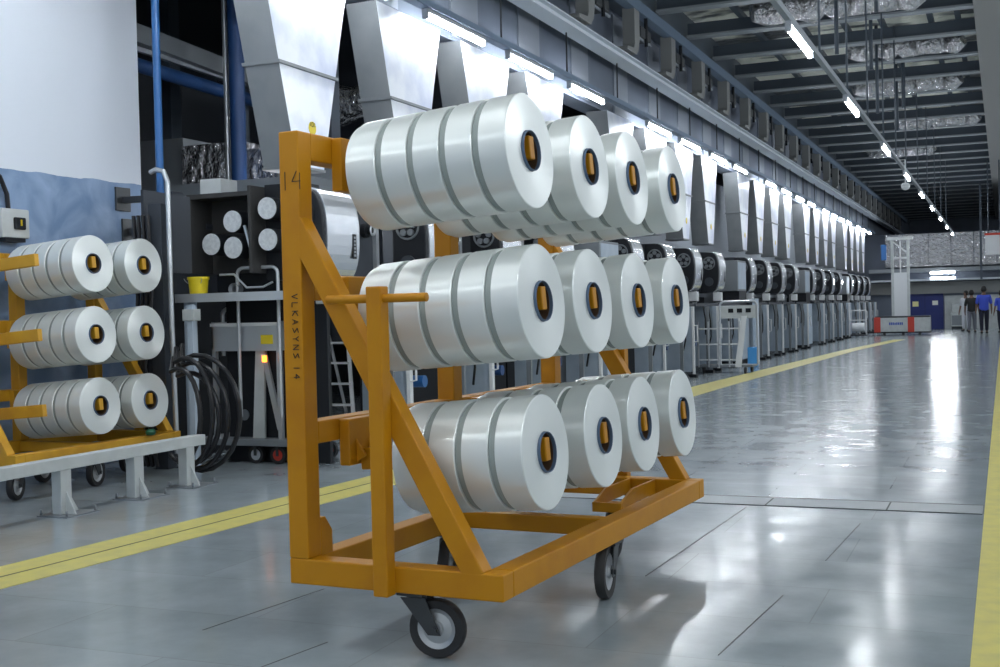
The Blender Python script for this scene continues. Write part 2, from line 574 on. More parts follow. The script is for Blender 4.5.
# ---- foreground trolley
PIN_Y = [[0.33, 0.95, 1.49, 2.11], [0.355, 0.89, 1.465, 2.05], [0.335, 0.955, 1.48, 2.09]]
ROWS1 = [1.909, 1.335, 0.757]
root1 = thing('yarn_trolley', 'tall orange steel yarn trolley on casters in the foreground, marked 14 on its post', 'trolley', (-1.675, 3.955, 0), -A_DEG, 'orange yarn trolleys')
trolley(root1, 4, ROWS1, M_orange, 2.56)
caster(root1, -0.40, 0.07, 0.12, 0.112, off=0.085)
caster(root1, -0.06, 1.22, -1.45, 0.121, tyre=M_rubber_grey)
caster(root1, -0.84, 1.16, -1.3, 0.115)
caster(root1, -0.33, 2.05, -1.5, 0.115)
# open U shaped mounting bracket for the rear caster
ub = MB().box(-0.41, -0.25, 1.93, 2.16, 0.25, 0.27)
ub.prism([(1.93, 0.27), (2.47, 0.27), (2.47, 0.35), (2.10, 0.35), (1.93, 0.30)], -0.41, -0.395, 'YZ')
ub.prism([(1.93, 0.27), (2.47, 0.27), (2.47, 0.35), (2.10, 0.35), (1.93, 0.30)], -0.265, -0.25, 'YZ')
ub.box(-0.41, -0.25, 1.915, 1.93, 0.25, 0.30)
ub.obj('caster_bracket', M_orange, root1, 0.003)


# marker writing on the front post of the foreground trolley
def scribble(parent, name, strokes, x, y, z, s, rot90=False):
    b = MB()
    for st in strokes:
        for (a, c_) in zip(st[:-1], st[1:]):
            if rot90:
                p = Vector((x + a[1] * s, y, z - a[0] * s))
                q = Vector((x + c_[1] * s, y, z - c_[0] * s))
            else:
                p = Vector((x + a[0] * s, y, z + a[1] * s))
                q = Vector((x + c_[0] * s, y, z + c_[1] * s))
            b.bar(p, q, 0.002, 0.0032, (0, 1, 0))
    return b.obj(name, M_ink, parent, label='handwritten dark marker on orange post')


scribble(root1, 'marker_number', [[(0, 1), (0, 0)], [(0.75, 1), (0.45, 0.45), (1.0, 0.45)], [(0.95, 0.9), (0.95, 0)]], -0.902, -0.0015, 1.79, 0.038 * 1.9)
GL = {'V': [[(0, 1), (.5, 0), (1, 1)]], 'I': [[(.5, 0), (.5, 1)]], 'K': [[(0, 0), (0, 1)], [(1, 1), (0, .5), (1, 0)]],
      'A': [[(0, 0), (.5, 1), (1, 0)], [(.25, .4), (.75, .4)]], 'S': [[(1, 1), (0, .8), (1, .3), (0, 0)]], 'N': [[(0, 0), (0, 1), (1, 0), (1, 1)]],
      'L': [[(0, 1), (0, 0), (1, 0)]], 'Y': [[(0, 1), (.5, .5), (1, 1)], [(.5, .5), (.5, 0)]], '1': [[(.5, 0), (.5, 1)]], '4': [[(.7, 0), (.7, 1), (0, .4), (1, .4)]], 'H': [[(0, 0), (0, 1)], [(1, 0), (1, 1)], [(0, .5), (1, .5)]]}
strokes = []
xo = 0
for ch in 'VLKASYNS 14':
    if ch != ' ':
        strokes += [[(xo + p[0] * 0.6, p[1] * 0.9) for p in st] for st in GL[ch]]
    xo += 1.1 if ch != ' ' else 0.5
scribble(root1, 'marker_lettering', strokes, -0.885, -0.0015, 1.385, 0.030, True)

# ---- trolley parked along the blue wall
A2 = 0.03
PIN_Y2 = [[0.26, 0.84, 1.41], [0.26, 0.84, 1.41], [0.27, 0.85, 1.42]]
root2 = thing('yarn_trolley', 'orange yarn trolley parked behind the white rail against the blue wall', 'trolley', (-6.52, 6.53, 0), -A2, 'orange yarn trolleys')
ROWS2 = [1.745, 1.195, 0.640]
PIN_Y = PIN_Y2
SPX_keep = SPX
SPX = [-0.01, 0.0, 0.012]
trolley(root2, 3, ROWS2, M_orange2, 1.80)
caster(root2, -0.20, 0.22, -1.2, 0.112)
caster(root2, -0.10, 0.85, 1.8, 0.112)
caster(root2, -0.70, 0.9, 1.8, 0.112)
caster(root2, -0.45, 1.6, 1.8, 0.112)

# ---- bobbins
R_ = 0.221
BW = 0.1405


def bobbin_mesh():
    # axis +Z, outer face at z = BW ; hollow centre
    rc = 0.080
    prof = [(rc, 0.001), (0.2105, 0.001), (0.2105, 0.0265), (R_ - 0.002, 0.0275), (R_, 0.0295), (R_, BW - 0.004), (R_ - 0.0035, BW - 0.001),
            (0.14, BW), (rc, BW - 0.002), (rc, 0.001)]
    b = MB().lathe(prof, 72)
    return b


def core_mesh(zc0=0.0):
    a, i = 0.0795, 0.071
    prof = [(i, 0.016), (a, 0.016), (a, BW - 0.004), (i, BW - 0.004), (i, 0.016)]
    return MB().lathe(prof, 40)


def rim_mesh():
    a, i = 0.0785, 0.0750
    prof = [(i, BW - 0.03), (i, BW + 0.009), (a - 0.001, BW + 0.010), (a, BW + 0.008), (a - 0.001, BW + 0.006), (a, BW + 0.004), (a, BW - 0.03), (i, BW - 0.03)]
    return MB().lathe(prof, 40)


proto = bobbin_mesh().obj('yarn_bobbin', M_yarn, None, sharp=0.45)
pc = core_mesh().obj('core_tube', M_core, proto, sharp=0.9)
ps_ = MB().lathe([(0.2106, 0.0015), (0.2135, 0.0015), (0.2135, 0.0265), (0.2106, 0.0265), (0.2106, 0.0015)], 72).obj('groove_tone_ring', M_groove_tone, proto, sharp=0.45)  # added grey-green band that darkens the shallow groove, no real spacer
pr_ = rim_mesh().obj('core_rim', M_ring, pc, sharp=0.9)
first = [True]


def put_bobbin(root_loc, a, x, y, z, n, cart, colw, roww, grp):
    t = math.radians(TILT)
    v = Vector((math.cos(a), -math.sin(a), 0))
    u = Vector((math.sin(a), math.cos(a), 0))
    ax = (v * math.cos(t) + Vector((0, 0, 1)) * math.sin(t)).normalized()
    e2 = ax.cross(u)
    front = Vector(root_loc) + v * x + u * y + Vector((0, 0, z))
    names = {5: ['outermost', 'second outermost', 'middle', 'second innermost', 'innermost'], 4: ['outermost', 'second outermost', 'second innermost', 'innermost']}[n]
    for i in range(n):
        if first[0]:
            o = proto
            first[0] = False
        else:
            o = dup(proto)
        if i == n - 1:
            for ch in list(o.children):
                if ch.name.startswith('groove_tone_ring') and o is not proto:
                    bpy.data.objects.remove(ch)
        rot = random.uniform(0, 6.28)
        Mx = Matrix((u, e2, ax)).transposed().to_4x4() @ Matrix.Rotation(rot, 4, 'Z')
        Mx.translation = front - ax * (BW * (i + 1))
        o.matrix_world = Mx
        o['label'] = '%s white yarn bobbin on the %s pin, %s row, %s' % (names[i], colw, roww, cart)
        o['category'] = 'bobbin'
        o['group'] = grp


SPX = SPX_keep
PIN_Y = [[0.33, 0.95, 1.49, 2.11], [0.355, 0.89, 1.465, 2.05], [0.335, 0.955, 1.48, 2.09]]
for i in range(4):
    for k in range(3):
        put_bobbin((-1.675, 3.955, 0), A_DEG, SPX[k], PIN_Y[k][i], ROWS1[k], (5, 5, 4)[k], 'foreground trolley',
                   ('nearest', 'second', 'third', 'farthest')[i], ('top', 'middle', 'bottom')[k], 'yarn bobbins on the foreground trolley')
for i in (1, 2):
    for k in range(3):
        put_bobbin((-6.52, 6.53, 0), A2, (-0.01, 0.0, 0.012)[k], PIN_Y2[k][i], ROWS2[k], 5, 'trolley by blue wall',
                   ('', 'left', 'right')[i], ('top', 'middle', 'bottom')[k], 'yarn bobbins on the trolley by the blue wall')

# ================================================================== WHITE GUARD RAIL
gr = thing('guard_rail', 'low grey-white steel guard rail bolted to the floor before the wall trolley', 'guard rail', (-5.82, 0, 0))
MB().box(-0.10, 0.0, 3.2, 7.80, 0.305, 0.385).obj('top_rail', M_offw, gr, 0.004)
for y in (4.5, 5.4, 6.28, 7.02, 7.62):
    MB().box(-0.09, -0.01, y - 0.05, y + 0.05, 0.008, 0.305).obj('leg', M_offw, gr, 0.003)
    g = MB().prism([(y + 0.05, 0.008), (y + 0.15, 0.008), (y + 0.05, 0.16)], -0.055, -0.045, 'YZ')
    g.prism([(-0.01, 0.008), (0.07, 0.008), (-0.01, 0.16)], y - 0.005, y + 0.005)
    g.obj('gusset', M_offw, gr)
    p = MB().box(-0.16, 0.10, y - 0.12, y + 0.19, 0, 0.008)
    for sx, sy in ((-0.14, -0.1), (0.08, -0.1), (0.08, 0.17), (-0.14, 0.17)):
        p.tube([(sx, y + sy, 0.008), (sx, y + sy, 0.045)], 0.008, 8)
    p.obj('foot_plate', M_mgrey, gr)

# green tie on wall trolley
tag(MB().lathe([(0.0, 0), (0.035, 0.005), (0.045, 0.03), (0.03, 0.05), (0, 0.052)], 14, (-6.45, 7.92, 0.352)).obj('rag', M_green, None), 'dark green rag lying on the base beam of the wall trolley', 'rag')

# ================================================================== WALL BOX, WALL BRACKETS
sb = thing('switch_box', 'small white switch box with a black knob on the blue wall', 'switch box', (-7.6, 7.60, 2.0))
MB().box(0.0, 0.09, -0.14, 0.16, 0.0, 0.24).obj('box', M_offw, sb, 0.01)
MB().box(0.0, 0.10, -0.12, 0.10, -0.035, 0.0).obj('base', M_black, sb)
kb = MB().box(0.09, 0.115, -0.02, 0.10, 0.07, 0.17).obj('knob', M_black, sb, 0.01)
MB().bar((0.118, 0.04, 0.10), (0.118, 0.04, 0.15), 0.015, 0.01).obj('pointer', M_yel, kb)
MB().tube([(0.04, -0.02, 0.24), (0.04, -0.03, 0.36), (0.04, -0.10, 0.50), (0.04, -0.4, 0.62), (0.04, -0.9, 0.66)], 0.02, 10).obj('cable', M_hose, sb)
for i, (y, z, L_) in enumerate(((9.02, 2.42, 0.6), (9.1, 2.13, 0.9))):
    t = thing('wall_bracket', ('upper' if i == 0 else 'lower') + ' dark steel pipe bracket at the edge of the blue wall', 'bracket', (-7.6, y, z), 0, 'pipe brackets on the blue wall')
    MB().box(0, 0.02, -0.1, 0.1, -0.10, 0.12).obj('plate', M_darkfork, t, 0.004)
    MB().box(0.02, L_, -0.03, 0.03, -0.03, 0.03).obj('arm', M_darkfork, t, 0.004)
    MB().tube([(L_, -0.08, 0), (L_, 0.08, 0)], 0.05, 14).obj('clamp', M_dark, t)

# blue pipe + dark column + silver rail at the corner
pz = 1.5
tag(MB().tube([(-6.9, 8.70, 1.35), (-6.9, 8.70, 6.5)], 0.035, 14).obj('vertical_pipe', M_blue), 'thin bright blue vertical pipe in front of the white wall edge', 'pipe')

# ================================================================== NEAR MACHINE END (columns, hoses, table, bucket)
cb = thing('cable_column', 'dark machine column carrying bundles of black hoses beside the wall trolley', 'machine column', (-6.52, 8.42, 0))
MB().box(-0.30, -0.16, 0, 0.12, 0, 2.3).obj('post', M_dark, cb, 0.004)
MB().box(0.0, 0.06, 0.1, 0.16, 0, 1.42).obj('grey_post', M_pale, cb, 0.004)
MB().box(-0.03, 0.09, 0.08, 0.18, 1.28, 1.38).obj('collar', M_offw, cb, 0.004)
MB().tube([(-0.26, 0.0, 2.57), (-0.2, 0.0, 2.59), (-0.12, 0, 2.57), (-0.08, 0, 2.48), (-0.08, 0, 1.4), (-0.06, 0, 0.1)], 0.022, 12).obj('bent_tube', M_alu, cb)
for i in range(4):
    xx = -0.42 + 0.05 * i
    MB().tube([(xx, -0.04, 2.2), (xx + 0.03, -0.05, 1.5), (xx - 0.02 * i, -0.06, 0.9), (xx - 0.04, -0.02, 0.3), (xx, 0, 0.02)], 0.018, 8).obj('cable', M_hose, cb)
for i, (dx, top, rr, bot) in enumerate(((0.0, 0.98, 0.26, 0.10), (0.05, 0.94, 0.33, 0.07), (-0.04, 0.90, 0.20, 0.14), (0.08, 1.0, 0.40, 0.05), (0.02, 0.86, 0.29, 0.12))):
    pts = []
    x0 = -6.15
    for k in range(15):
        a = PI * 0.62 - (PI * 1.30) * k / 14
        pts.append((x0 + dx * 0.6 + rr * math.cos(a) * 1.0, 8.0 + dx * 1.3, bot + (top - bot) * (0.5 + 0.5 * math.sin(a))))
    pts = [(x0 - 0.16, 8.10 + dx, top + 0.08)] + pts
    tag(MB().tube(pts, 0.021, 10).obj('hose', M_hose), ('thick black hose looping down from the machine column, %s loop' % ('middle', 'fourth', 'innermost', 'outermost', 'second')[i]), 'hose', 'black hoses by the machine column')

tb = thing('machine_shelf', 'pale metal shelf with a thick front edge under the first machine', 'shelf', (-6.2, 8.62, 0))
MB().box(-0.50, 0.75, 0, 0.55, 1.46, 1.50).obj('top', M_mgrey, tb)
MB().box(-0.50, 0.75, -0.02, 0.0, 1.44, 1.515).obj('front_edge', M_alu, tb)
MB().box(-0.46, -0.38, 0.05, 0.13, 0, 1.46).obj('leg', M_pale, tb)
MB().box(-0.30, 0.75, 0.45, 0.50, 0, 1.46).obj('back_panel', M_black, tb)
bk = thing('bucket', 'yellow plastic bucket standing on the shelf beside the black roller box', 'bucket', (-6.55, 8.74, 1.50))
MB().lathe([(0, 0), (0.075, 0), (0.088, 0.14), (0.096, 0.14), (0.096, 0.165), (0.086, 0.165), (0.073, 0.01), (0, 0.01)], 28).obj('tub', M_yel, bk, sharp=0.5)
MB().tube([(0.092 * math.cos(a), 0.092 * math.sin(a) * 0.4 - 0.08, 0.15 - 0.06 * math.sin(a)) for a in [PI * k / 12 for k in range(13)]], 0.003, 6).obj('handle', M_alu, bk)


# ================================================================== WINDING MACHINES (row on the left)
def stadium(x0, x1, z0, z1, rx):
    """left side square, right side rounded (like a D)"""
    pts = [(x0, z0)]
    r = (z1 - z0) / 2
    zc = (z0 + z1) / 2
    for k in range(17):
        a = -PI / 2 + PI * k / 16
        ca, sa = math.cos(a), math.sin(a)
        pts.append((x1 - rx + rx * (abs(ca) ** 0.6), zc + r * (abs(sa) ** 0.9) * (1 if sa >= 0 else -1)))
    pts.append((x0, z1))
    return pts


def machine(idx):
    """origin: front face plane of the roller box, x = -5.4 at its outer curve"""
    t = thing('winding_machine', '', 'machine', (0, 0, 0), 0, 'winding machines along the left side')
    # oval black end panel and the silver cover that wraps it
    MB().prism(stadium(-5.78, -5.40, 1.58, 2.41, 0.22), 0.0, 0.05).obj('end_panel', M_black, t, 0.01)
    cov = MB().prism(stadium(-5.76, -5.37, 1.59, 2.42, 0.23), 0.05, 0.60).obj('curved_cover', M_silver, t, 0.006)
    lab = MB().box(-5.375, -5.366, 0.47, 0.53, 1.80, 2.02).obj('label_strip', M_black, cov)
    ln = MB()
    for q in range(6):
        ln.box(-5.366, -5.3645, 0.485, 0.515, 1.82 + 0.032 * q, 1.84 + 0.032 * q)
    ln.obj('label_lines', M_flange, cov)
    fan = MB()
    fan.lathe([(0.11, 0), (0.12, -0.02), (0.13, -0.02), (0.135, 0.0), (0.11, 0)], 20, (-5.60, 0, 2.18), 'Y')
    for k in range(5):
        a = 2 * PI * k / 5 + 0.3
        fan.lathe([(0, -0.03), (0.035, -0.03), (0.035, 0)], 10, (-5.60 + 0.07 * math.cos(a), 0, 2.18 + 0.07 * math.sin(a)), 'Y')
    fan.obj('roller_cluster', M_mgrey if idx else M_black, t)
    MB().lathe([(0, -0.02), (0.09, -0.02), (0.09, 0)], 20, (-5.60, 0, 1.80), 'Y').obj('lower_disc', M_dark, t)
    # body behind
    MB().box(-6.25, -5.80, 0.66, 1.75, 1.58, 2.45).obj('body', M_dark, t, 0.01)
    pn = MB().box(-5.80, -5.785, 0.85, 1.20, 1.65, 2.40).obj('door', M_mgrey, t, 0.004)
    MB().lathe([(0, 0), (0.07, 0), (0.07, 0.05), (0.045, 0.06), (0.045, 0.10), (0, 0.10)], 18, (-5.79, 1.42, 2.12), 'X').obj('roll', M_black, t)
    MB().lathe([(0.045, 0.10), (0.06, 0.105), (0.045, 0.115), (0.03, 0.10)], 18, (-5.79, 1.42, 2.12), 'X').obj('roll_ring', M_alu, t)
    MB().box(-5.84, -5.76, 1.62, 1.68, 1.36, 2.48).obj('upright', M_alu, t)
    # small white unit, gear below the cover
    MB().box(-5.55, -5.38, 0.10, 0.26, 1.40, 1.58).obj('white_unit', M_white, t, 0.01)
    MB().lathe([(0, 0), (0.10, 0), (0.10, 0.12), (0, 0.12)], 20, (-5.62, 0.55, 1.48), 'X').obj('motor', M_dark, t)
    MB().box(-6.0, -5.36, -0.1 if idx else 0.45, 1.85, 1.30, 1.36).obj('bench', M_dark, t)
    if not idx:
        MB().box(-7.1, -7.05, -0.3, 1.9, 0.0, 1.5).obj('gap_shade_plate', M_black, t)  # black sheet standing in for the dark recess behind the cart
    # lower part: pale side panel, white edge, handle, blue roller, feet
    MB().box(-5.78, -5.27, 1.30, 1.33, 0.10, 1.30).obj('side_panel', M_pale, t)
    MB().box(-5.28, -5.24, 1.27, 1.33, 0.06, 1.30).obj('panel_edge', M_white, t)
    MB().tube([(-5.24, 1.28, 0.95), (-5.18, 1.28, 0.94), (-5.18, 1.28, 0.66), (-5.24, 1.28, 0.65)], 0.012, 8).obj('handle', M_white, t)
    MB().tube([(-5.9, 1.75, 0.62), (-5.32, 1.75, 0.62)], 0.06, 14).obj('blue_roller', M_bluedk if idx else M_blue, t)
    if idx:
        MB().box(-6.2, -6.15, 0.0, 1.9, 0.0, 1.5).obj('gap_shade_plate', M_black, t)  # black sheet standing in for the shade in the gaps beside the panels
    hs = MB()
    hs.tube([(-5.33, 0.8, 1.3), (-5.30, 0.85, 1.0), (-5.33, 1.0, 0.7), (-5.4, 1.1, 0.5)], 0.014, 8)
    hs.tube([(-5.36, 0.5, 1.3), (-5.32, 0.5, 1.05), (-5.35, 0.62, 0.75)], 0.014, 8)
    hs.obj('hose', M_hose, t)
    MB().box(-5.34, -5.28, 0.60 if idx else 1.0, 0.64 if idx else 1.04, 0.06 if idx else 0.0, 1.30).obj('slim_post', M_mgrey, t)
    for y in ((0.62, 1.30) if idx else (1.30,)):
        MB().box(-5.36, -5.20, y - 0.06, y + 0.07, 0, 0.06).obj('foot', M_black, t, 0.005)
    return t


def first_machine():
    t = machine(0)
    # wide black roller box to the left
    b = MB()
    b.box(-6.70, -6.66, -0.15, 0.3, 1.70, 2.36)
    b.box(-6.66, -6.02, 0.16, 0.3, 1.70, 2.36)
    b.box(-6.70, -6.02, -0.15, 0.3, 2.36, 2.40)
    b.box(-6.02, -5.99, -0.20, 0.3, 1.68, 2.44)
    b.obj('roller_box', M_rubber_grey, t, 0.004)
    MB().box(-5.99, -5.60, 0.02, 0.3, 1.62, 2.46).obj('black_box', M_black, t, 0.004)
    op = MB().hexa([(-6.98, -0.42, 1.72), (-6.95, -0.42, 1.72), (-6.66, -0.15, 1.70), (-6.70, -0.15, 1.70),
                    (-6.98, -0.42, 2.44), (-6.95, -0.42, 2.44), (-6.66, -0.15, 2.38), (-6.70, -0.15, 2.38)])
    op.obj('open_door', M_dark, t)
    for x, z in ((-6.205, 2.14), (-6.435, 1.95), (-6.205, 1.91), (-5.845, 2.235), (-5.845, 1.965)):
        ro = MB().lathe([(0, -0.16), (0.095, -0.16), (0.098, -0.155), (0.098, 0.14), (0, 0.14)], 32, (x, 0, z), 'Y')
        rr = ro.obj('roller', M_black, t, sharp=0.5)
        face = MB().lathe([(0, -0.167), (0.02, -0.168), (0.094, -0.167), (0.094, -0.160), (0, -0.160)], 32, (x, 0, z), 'Y')
        fo = face.obj('roller_face', M_face, rr, sharp=0.5)
    MB().bar((-6.09, -0.15, 2.10), (-6.0, -0.15, 1.78), 0.02, 0.02).obj('lever', M_alu, t)
    MB().tube([(-6.4, -0.1, 1.68), (-6.25, -0.1, 1.68), (-6.12, -0.1, 1.56), (-5.95, -0.1, 1.56), (-5.85, -0.1, 1.60)], 0.010, 8).obj('guide_tube', M_alu, t)
    MB().lathe([(0.03, 0.0), (0.055, -0.02), (0.055, 0.05), (0.03, 0.05), (0.03, 0)], 20, (-6.28, -0.05, 1.55), 'Y').obj('small_wheel', M_mgrey, t)
    MB().box(-6.66, -5.6, 0.22, 0.3, 1.46, 1.70).obj('lower_housing', M_black, t)
    MB().box(-6.62, -6.40, -0.05, 0.2, 2.40, 2.54).obj('junction_cover', M_offw, t)
    return t


PODS = [8.95, 10.95, 12.9, 14.85, 18.3, 20.35, 22.4, 24.5, 27.9, 30.0, 32.1, 34.3, 37.7, 39.9, 42.2, 44.4, 47.8, 50.0, 52.2, 54.4]
m0 = first_machine()
m0.location.y = PODS[0]
m0['label'] = 'black winding machine with five silver rollers and curved silver cover, nearest in row'
protoM = machine(1)
for i, y in enumerate(PODS[1:]):
    o = protoM if i == 0 else dup(protoM)
    o.location.y = y
    o['label'] = 'black winding machine with oval end and curved silver cover, %s from the camera' % ORD[i + 1]
# grey cabinets in the gaps of the row
for i, y in enumerate((16.75, 26.55, 36.3, 46.4)):
    t = thing('control_cabinet', 'grey control cabinet in the %s gap of the machine row' % ('nearest', 'second', 'third', 'farthest')[i], 'cabinet', (0, y, 0), 0, 'grey cabinets between winding machines')
    MB().box(-6.0, -5.42, -0.05, 0.9, 1.62, 2.30).obj('body', M_mgrey, t, 0.01)
    MB().box(-5.42, -5.41, 0.0, 0.85, 1.66, 2.26).obj('door', M_pale, t, 0.004)
    MB().box(-5.9, -5.35, 0.0, 0.8, 0.1, 1.3).obj('lower_panel', M_pale, t, 0.01)
    MB().box(-5.95, -5.40, 0.0, 0.8, 1.3, 1.62).obj('recess_shade_block', M_black, t)  # solid black block standing in for the shade of a recess
    MB().box(-5.85, -5.40, 0.05, 0.75, 0, 0.1).obj('plinth', M_black, t)
# pale cable riser panels
tag(MB().box(-5.26, -5.20, 27.3, 27.75, 0.0, 1.45).obj('riser_panel', M_pale), 'pale blue upright panel between two winding machines', 'panel')


# ================================================================== HOPPER DUCTS
def hopper():
    t = thing('air_duct', '', 'duct', (0, 0, 0), 0, 'tapered air ducts above the machines')
    wz = lambda z: 0.465 + 0.28 * (z - 3.45)
    xf, xb = -5.60, -5.94

    def seg(z0, z1, name, e=0):
        a, b = wz(z0) + e, wz(z1) + e
        sh = MB().hexa([(xb - e, -a, z0), (xf + e, -a, z0), (xf + e, a, z0), (xb - e, a, z0), (xb - e, -b, z1), (xf + e, -b, z1), (xf + e, b, z1), (xb - e, b, z1)])
        if e:
            return sh.obj(name, M_sheetg, t, 0.003)
        o = sh.obj(name, M_sheet, t, 0.004)
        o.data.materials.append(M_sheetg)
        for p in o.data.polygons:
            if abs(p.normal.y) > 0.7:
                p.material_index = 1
        return o
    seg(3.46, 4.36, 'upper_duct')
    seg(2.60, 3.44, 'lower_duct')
    seg(3.435, 3.465, 'flange', 0.02)
    seg(2.575, 2.60, 'bottom_flange', 0.012)
    return t


def yellow_sign(par, y, z):
    MB().lathe([(0, 0), (0.06, 0), (0.06, 0.004), (0, 0.004)], 16, (-5.60, y, z), 'X').obj('round_sticker', M_yel, par, label='round yellow number sticker')


HOPS = [9.12, 11.12, 13.1, 15.08, 18.5, 20.6, 22.65, 24.75, 28.3, 30.3, 32.4, 34.5, 38.1, 40.2, 42.3, 44.4, 47.9, 50.0, 52.1, 54.2]
ph = hopper()
yellow_sign(ph, 0.04, 2.95)
for i, y in enumerate(HOPS):
    o = ph if i == 0 else dup(ph)
    o.location.y = y
    o['label'] = 'tapered silver sheet metal air duct, %s from the camera along the left row' % ORD[i]
    if i == 0:
        nb = MB()
        for a_, b_ in (((0.0, 2.965), (0.0, 3.0)), ((0.025, 2.965), (0.025, 3.0)), ((0.05, 2.965), (0.05, 3.0)), ((0.025, 3.0), (0.05, 3.0)), ((0.025, 2.965), (0.05, 2.965)), ((0.075, 2.965), (0.075, 3.0))):
            nb.bar((-5.594, a_[0], a_[1]), (-5.594, b_[0], b_[1]), 0.002, 0.006, (1, 0, 0))
        nb_first = nb

nb_first.obj('sticker_number', M_ink, ph)

# ================================================================== UPPER WALL ABOVE THE DUCTS, LIGHT TRAY, CRANE BEAM
struct(MB().box(-6.05, -5.72, 7.0, 84, 4.38, 6.4).obj('wall_upper', M_wallup))
pl = thing('panel_strip', 'pale vertical duct panels along the wall above the tapered ducts', 'panel', (0, 0, 0))
for y in [10.3 + 2.05 * k for k in range(22)]:
    MB().box(-5.72, -5.695, y, y + 0.75, 4.42, 6.0).obj('panel', M_wallup2, pl)
tr = thing('cable_tray', 'long grey cable tray carrying the strip lights above the air ducts', 'cable tray', (0, 0, 0))
MB().box(-5.46, -5.34, 7.0, 57, 4.41, 4.48).obj('tray', M_bbeam, tr)
rb = MB()
for y in [8.5 + 2.3 * k for k in range(21)]:
    MB().tube([(-5.40, y, 4.48), (-5.40, y, 5.05)], 0.012, 8).obj('hanger_rod', M_darkfork, tr)


def tube_light(label, grp, loc):
    t = thing('strip_light', label, 'light', loc, 0, grp)
    MB().box(-0.035, 0.035, 0.0, 1.5, 0.035, 0.075).obj('housing', M_flange, t)
    b = MB().tube([(0, 0.03, 0), (0, 1.47, 0)], 0.026, 8)
    b.obj('tube', M_tube, t)
    MB().box(-0.03, 0.03, -0.005, 0.03, -0.03, 0.05).obj('end_cap', M_flange, t)
    MB().box(-0.03, 0.03, 1.47, 1.505, -0.03, 0.05).obj('end_cap', M_flange, t)
    return t


LW = [9.1, 11.48, 13.78, 16.05, 20.04, 22.32, 24.83, 27.13, 31.07, 33.46, 35.9, 38.2, 41.6, 43.8, 46.0, 48.2, 51.6, 53.8, 56.0]
LW = [round(v * 0.964, 2) for v in LW]
pt = tube_light('', 'strip lights above the air ducts', (-5.40, 0, 4.33))
for i, y in enumerate(LW + [6.8, 4.5, 2.2, -0.1]):
    o = pt if i == 0 else dup(pt)
    o.location.y = y
    o['label'] = ('fluorescent strip light above the ducts, %s from the camera' % ORD[i]) if i < len(LW) else 'fluorescent strip light of the duct row outside the view, number %s' % ORD[i - len(LW)]
    o['group'] = 'strip lights above the air ducts'
pt2 = tube_light('', 'ceiling lights', (-1.95, 0, 4.06))
CL = [12.26, 16.95, 22.2, 27.4, 32.4, 37.4, 42.5, 47.5, 52.6, 57.7, 62.8, 68.0, 73.1]
for i, y in enumerate(CL + [7.3, 2.5, -2.3]):
    o = pt2 if i == 0 else dup(pt2)
    o.location.y = y
    o['label'] = ('hanging fluorescent aisle light under the ceiling conduit, %s from the camera' % ORD[i]) if i < len(CL) else 'hanging aisle light of the same conduit outside the view, %s' % ORD[i - len(CL)]
    o['group'] = 'strip lights hanging over the aisle'
for i, (x, y) in enumerate([(2.2, yy) for yy in (-2.4, 0, 2.4, 4.8, 7.2, 9.6, 12, 14.4, 19.2, 26, 34, 42)]):  # unseen lamps added to brighten the outer bobbin faces
    o = dup(pt2)
    o.location = (x, y, 4.06)
    o['label'] = 'added strip light out of view to the right, %s' % ORD[i]
    o['group'] = 'added strip lights right of the view'
cn = thing('light_conduit', 'straight conduit hanging over the aisle that carries the ceiling lights', 'conduit', (0, 0, 0))
MB().box(-1.98, -1.92, -3, 75, 4.135, 4.20).obj('channel', M_flange, cn)
MB().box(2.17, 2.23, -3, 45, 4.135, 4.20).obj('channel', M_flange, cn)
for y in (-2, 6, 14, 22, 30, 38, 44):
    MB().tube([(2.2, y, 4.2), (2.2, y, 7.0)], 0.014, 8).obj('hanger_rod', M_beam, cn)
for y in (11.8, 14.5, 17.2, 19.9, 22.6, 25.3, 28, 32, 36, 40, 44, 48):
    MB().tube([(-1.95, y, 4.2), (-1.95, y, 6.8)], 0.014, 8).obj('hanger_rod', M_beam, cn)

cbm = thing('crane_beam', 'long white painted steel beam running the length of the hall, left side', 'beam', (0, 0, 0))
MB().box(-5.46, -5.20, 6, 75, 5.04, 5.065).box(-5.345, -5.315, 6, 75, 5.065, 5.17).box(-5.46, -5.24, 6, 75, 5.17, 5.19).obj('steel_section', M_ibeam, cbm)
MB().box(-5.42, -5.30, 6, 75, 5.192, 5.235).obj('dark_rail', M_beam, cbm)
bb = thing('blue_edge_beam', 'blue grey steel beam above the grey brackets, left side of the roof', 'beam', (0, 0, 0))
MB().box(-5.36, -5.20, 6, 75, 5.95, 6.12).obj('steel_section', M_bbeam, bb)
MB().box(-5.70, -5.36, 6, 75, 6.06, 6.12).obj('web_plate', M_beam, bb)


def bracket():
    t = thing('beam_bracket', '', 'bracket', (0, 0, 0), 0, 'grey brackets on the crane beam')
    pts = [(-5.62, 5.95), (-5.62, 5.32)]
    MB().prism([(0.0, 5.97), (0.28, 5.97), (0.28, 5.52), (0.22, 5.35), (0.10, 5.245), (-0.40, 5.245), (-0.40, 5.30), (-0.05, 5.33), (0.0, 5.40)], -5.42, -5.22, 'YZ').obj('curved_arm', M_brack, t, 0.008)
    MB().box(-5.5, -5.25, 0.45, 1.05, 5.62, 5.78).obj('clamp_block', M_darkfork, t, 0.01)
    MB().bar((-5.3, 0.45, 5.60), (-5.3, 1.2, 5.60), 0.03, 0.03).obj('tie', M_flange, t)
    MB().tube([(-5.25, 0.75, 5.5), (-5.25, 0.75, 6.15)], 0.03, 8).obj('bolt', M_black, t)
    return t


